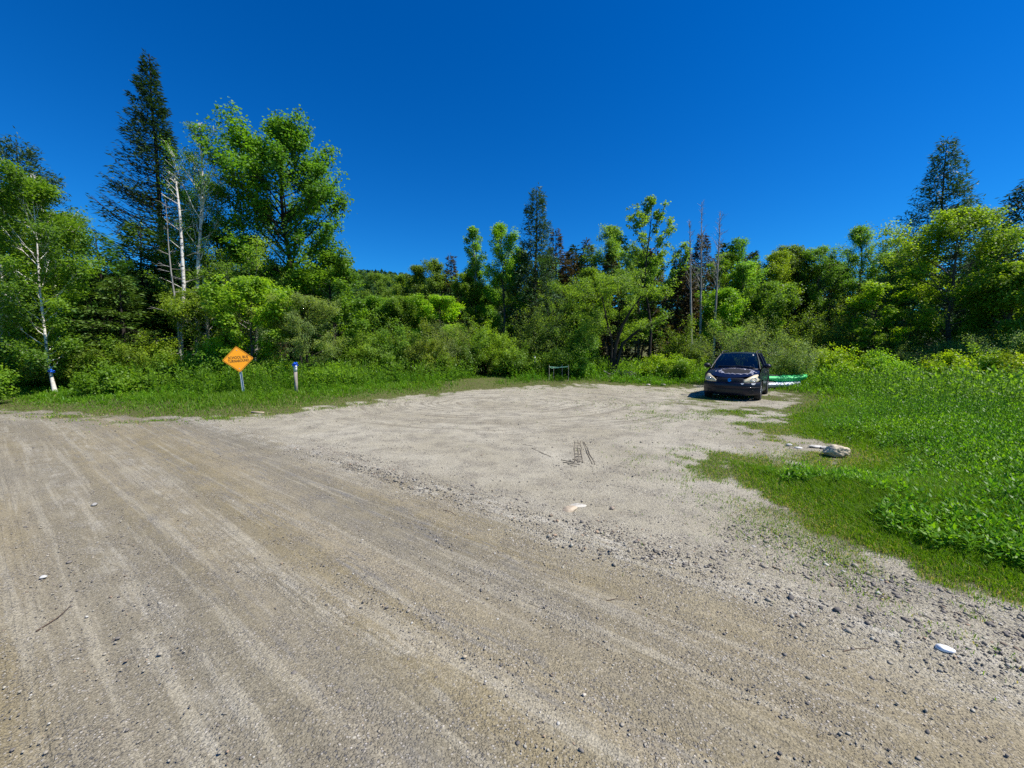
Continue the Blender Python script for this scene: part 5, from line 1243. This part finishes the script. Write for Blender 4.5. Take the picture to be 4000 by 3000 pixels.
# wheels
def wheel(xw, s, steer=0.0):
    e = empty('wheel', (xw, s * .765, .31)); e.parent = car; e.rotation_euler = (0, 0, steer)
    prof_t = [(.20, -.085), (.235, -.10), (.29, -.10), (.312, -.075), (.316, 0), (.312, .075), (.29, .10), (.235, .10), (.20, .085)]
    an = np.linspace(0, 2 * math.pi, 37)
    mb = MB(); grid(mb, np.array([[(r_ * math.cos(a_), w_ * s, r_ * math.sin(a_)) for a_ in an] for r_, w_ in prof_t])); link('tyre', mb, RUB, e, True)
    mb = MB(); prof_r = [(.205, .09), (.21, .075), (.19, .05), (.18, .0), (.05, .0)]; grid(mb, np.array([[(r_ * math.cos(a_), w_ * s, r_ * math.sin(a_)) for a_ in an] for r_, w_ in prof_r]))
    for k_ in range(5):
        a_ = k_ * 2 * math.pi / 5 + .3; R_m = np.array([[math.cos(a_), 0, -math.sin(a_)], [0, 1, 0], [math.sin(a_), 0, math.cos(a_)]]); boxm(mb, R_m @ np.array([.11, s * .07, 0]), (.19, .03, .05), R=R_m)
    tube(mb, [(0, s * .05, 0), (0, s * .09, 0)], .04, 10); link('rim', mb, ALLOY, e)
for xw in XW:
    for s in (-1, 1): wheel(xw, s, .0)
mb = MB(); tube(mb, [(.15, .12, 1.53), (-.02, .12, 1.70)], .005, 5); link('aerial', mb, BLK, car)

# ================================================================== camera, light, sky
sc = bpy.context.scene
cam = bpy.data.cameras.new('camera'); cam.sensor_width = 36; cam.lens = 36 * F / 1024; cam.clip_start = .05; cam.clip_end = 2000
co = bpy.data.objects.new('camera', cam); COL.objects.link(co); co.location = (0, 0, H0); co.rotation_euler = (math.radians(90) - PITCH, 0, 0); sc.camera = co
sun = bpy.data.lights.new('sun', 'SUN'); sun.energy = 4.6; sun.angle = math.radians(.55); sun.color = (1, .955, .88)
so = bpy.data.objects.new('sun', sun); COL.objects.link(so)
sv = Vector((math.cos(SUN_AZ) * math.cos(SUN_EL), math.sin(SUN_AZ) * math.cos(SUN_EL), math.sin(SUN_EL)))
so.rotation_euler = sv.to_track_quat('Z', 'Y').to_euler()
w = bpy.data.worlds.new('World'); sc.world = w; w.use_nodes = True; nt = w.node_tree; nt.nodes.clear()
sky = nt.nodes.new('ShaderNodeTexSky'); sky.sky_type = 'NISHITA'; sky.sun_disc = False; sky.sun_elevation = SUN_EL; sky.sun_rotation = math.radians(90) - SUN_AZ
sky.air_density = 1.0; sky.dust_density = 0.0; sky.ozone_density = 3.5; sky.altitude = 400
hs = nd(nt, 'ShaderNodeHueSaturation', {'Color': sky.outputs[0], 'Saturation': 1.4, 'Value': 1.0, 'Hue': .5})
tn = nd(nt, 'ShaderNodeMix', {0: 1.0, 6: hs.outputs[0], 7: (.22, .78, 1.08, 1)}, data_type='RGBA', blend_type='MULTIPLY')
bg = nd(nt, 'ShaderNodeBackground', {'Color': tn.outputs[2], 'Strength': .09}); wo = nt.nodes.new('ShaderNodeOutputWorld'); nt.links.new(bg.outputs[0], wo.inputs[0])
sc.view_settings.view_transform = 'Standard'; sc.view_settings.look = 'None'; sc.view_settings.exposure = 0.55; sc.view_settings.gamma = 1.0
sc.render.engine = 'CYCLES'
cy = sc.cycles; cy.max_bounces = 9; cy.diffuse_bounces = 7; cy.use_denoising = False; cy.glossy_bounces = 3; cy.transmission_bounces = 4; cy.transparent_max_bounces = 8; cy.caustics_reflective = False; cy.caustics_refractive = False
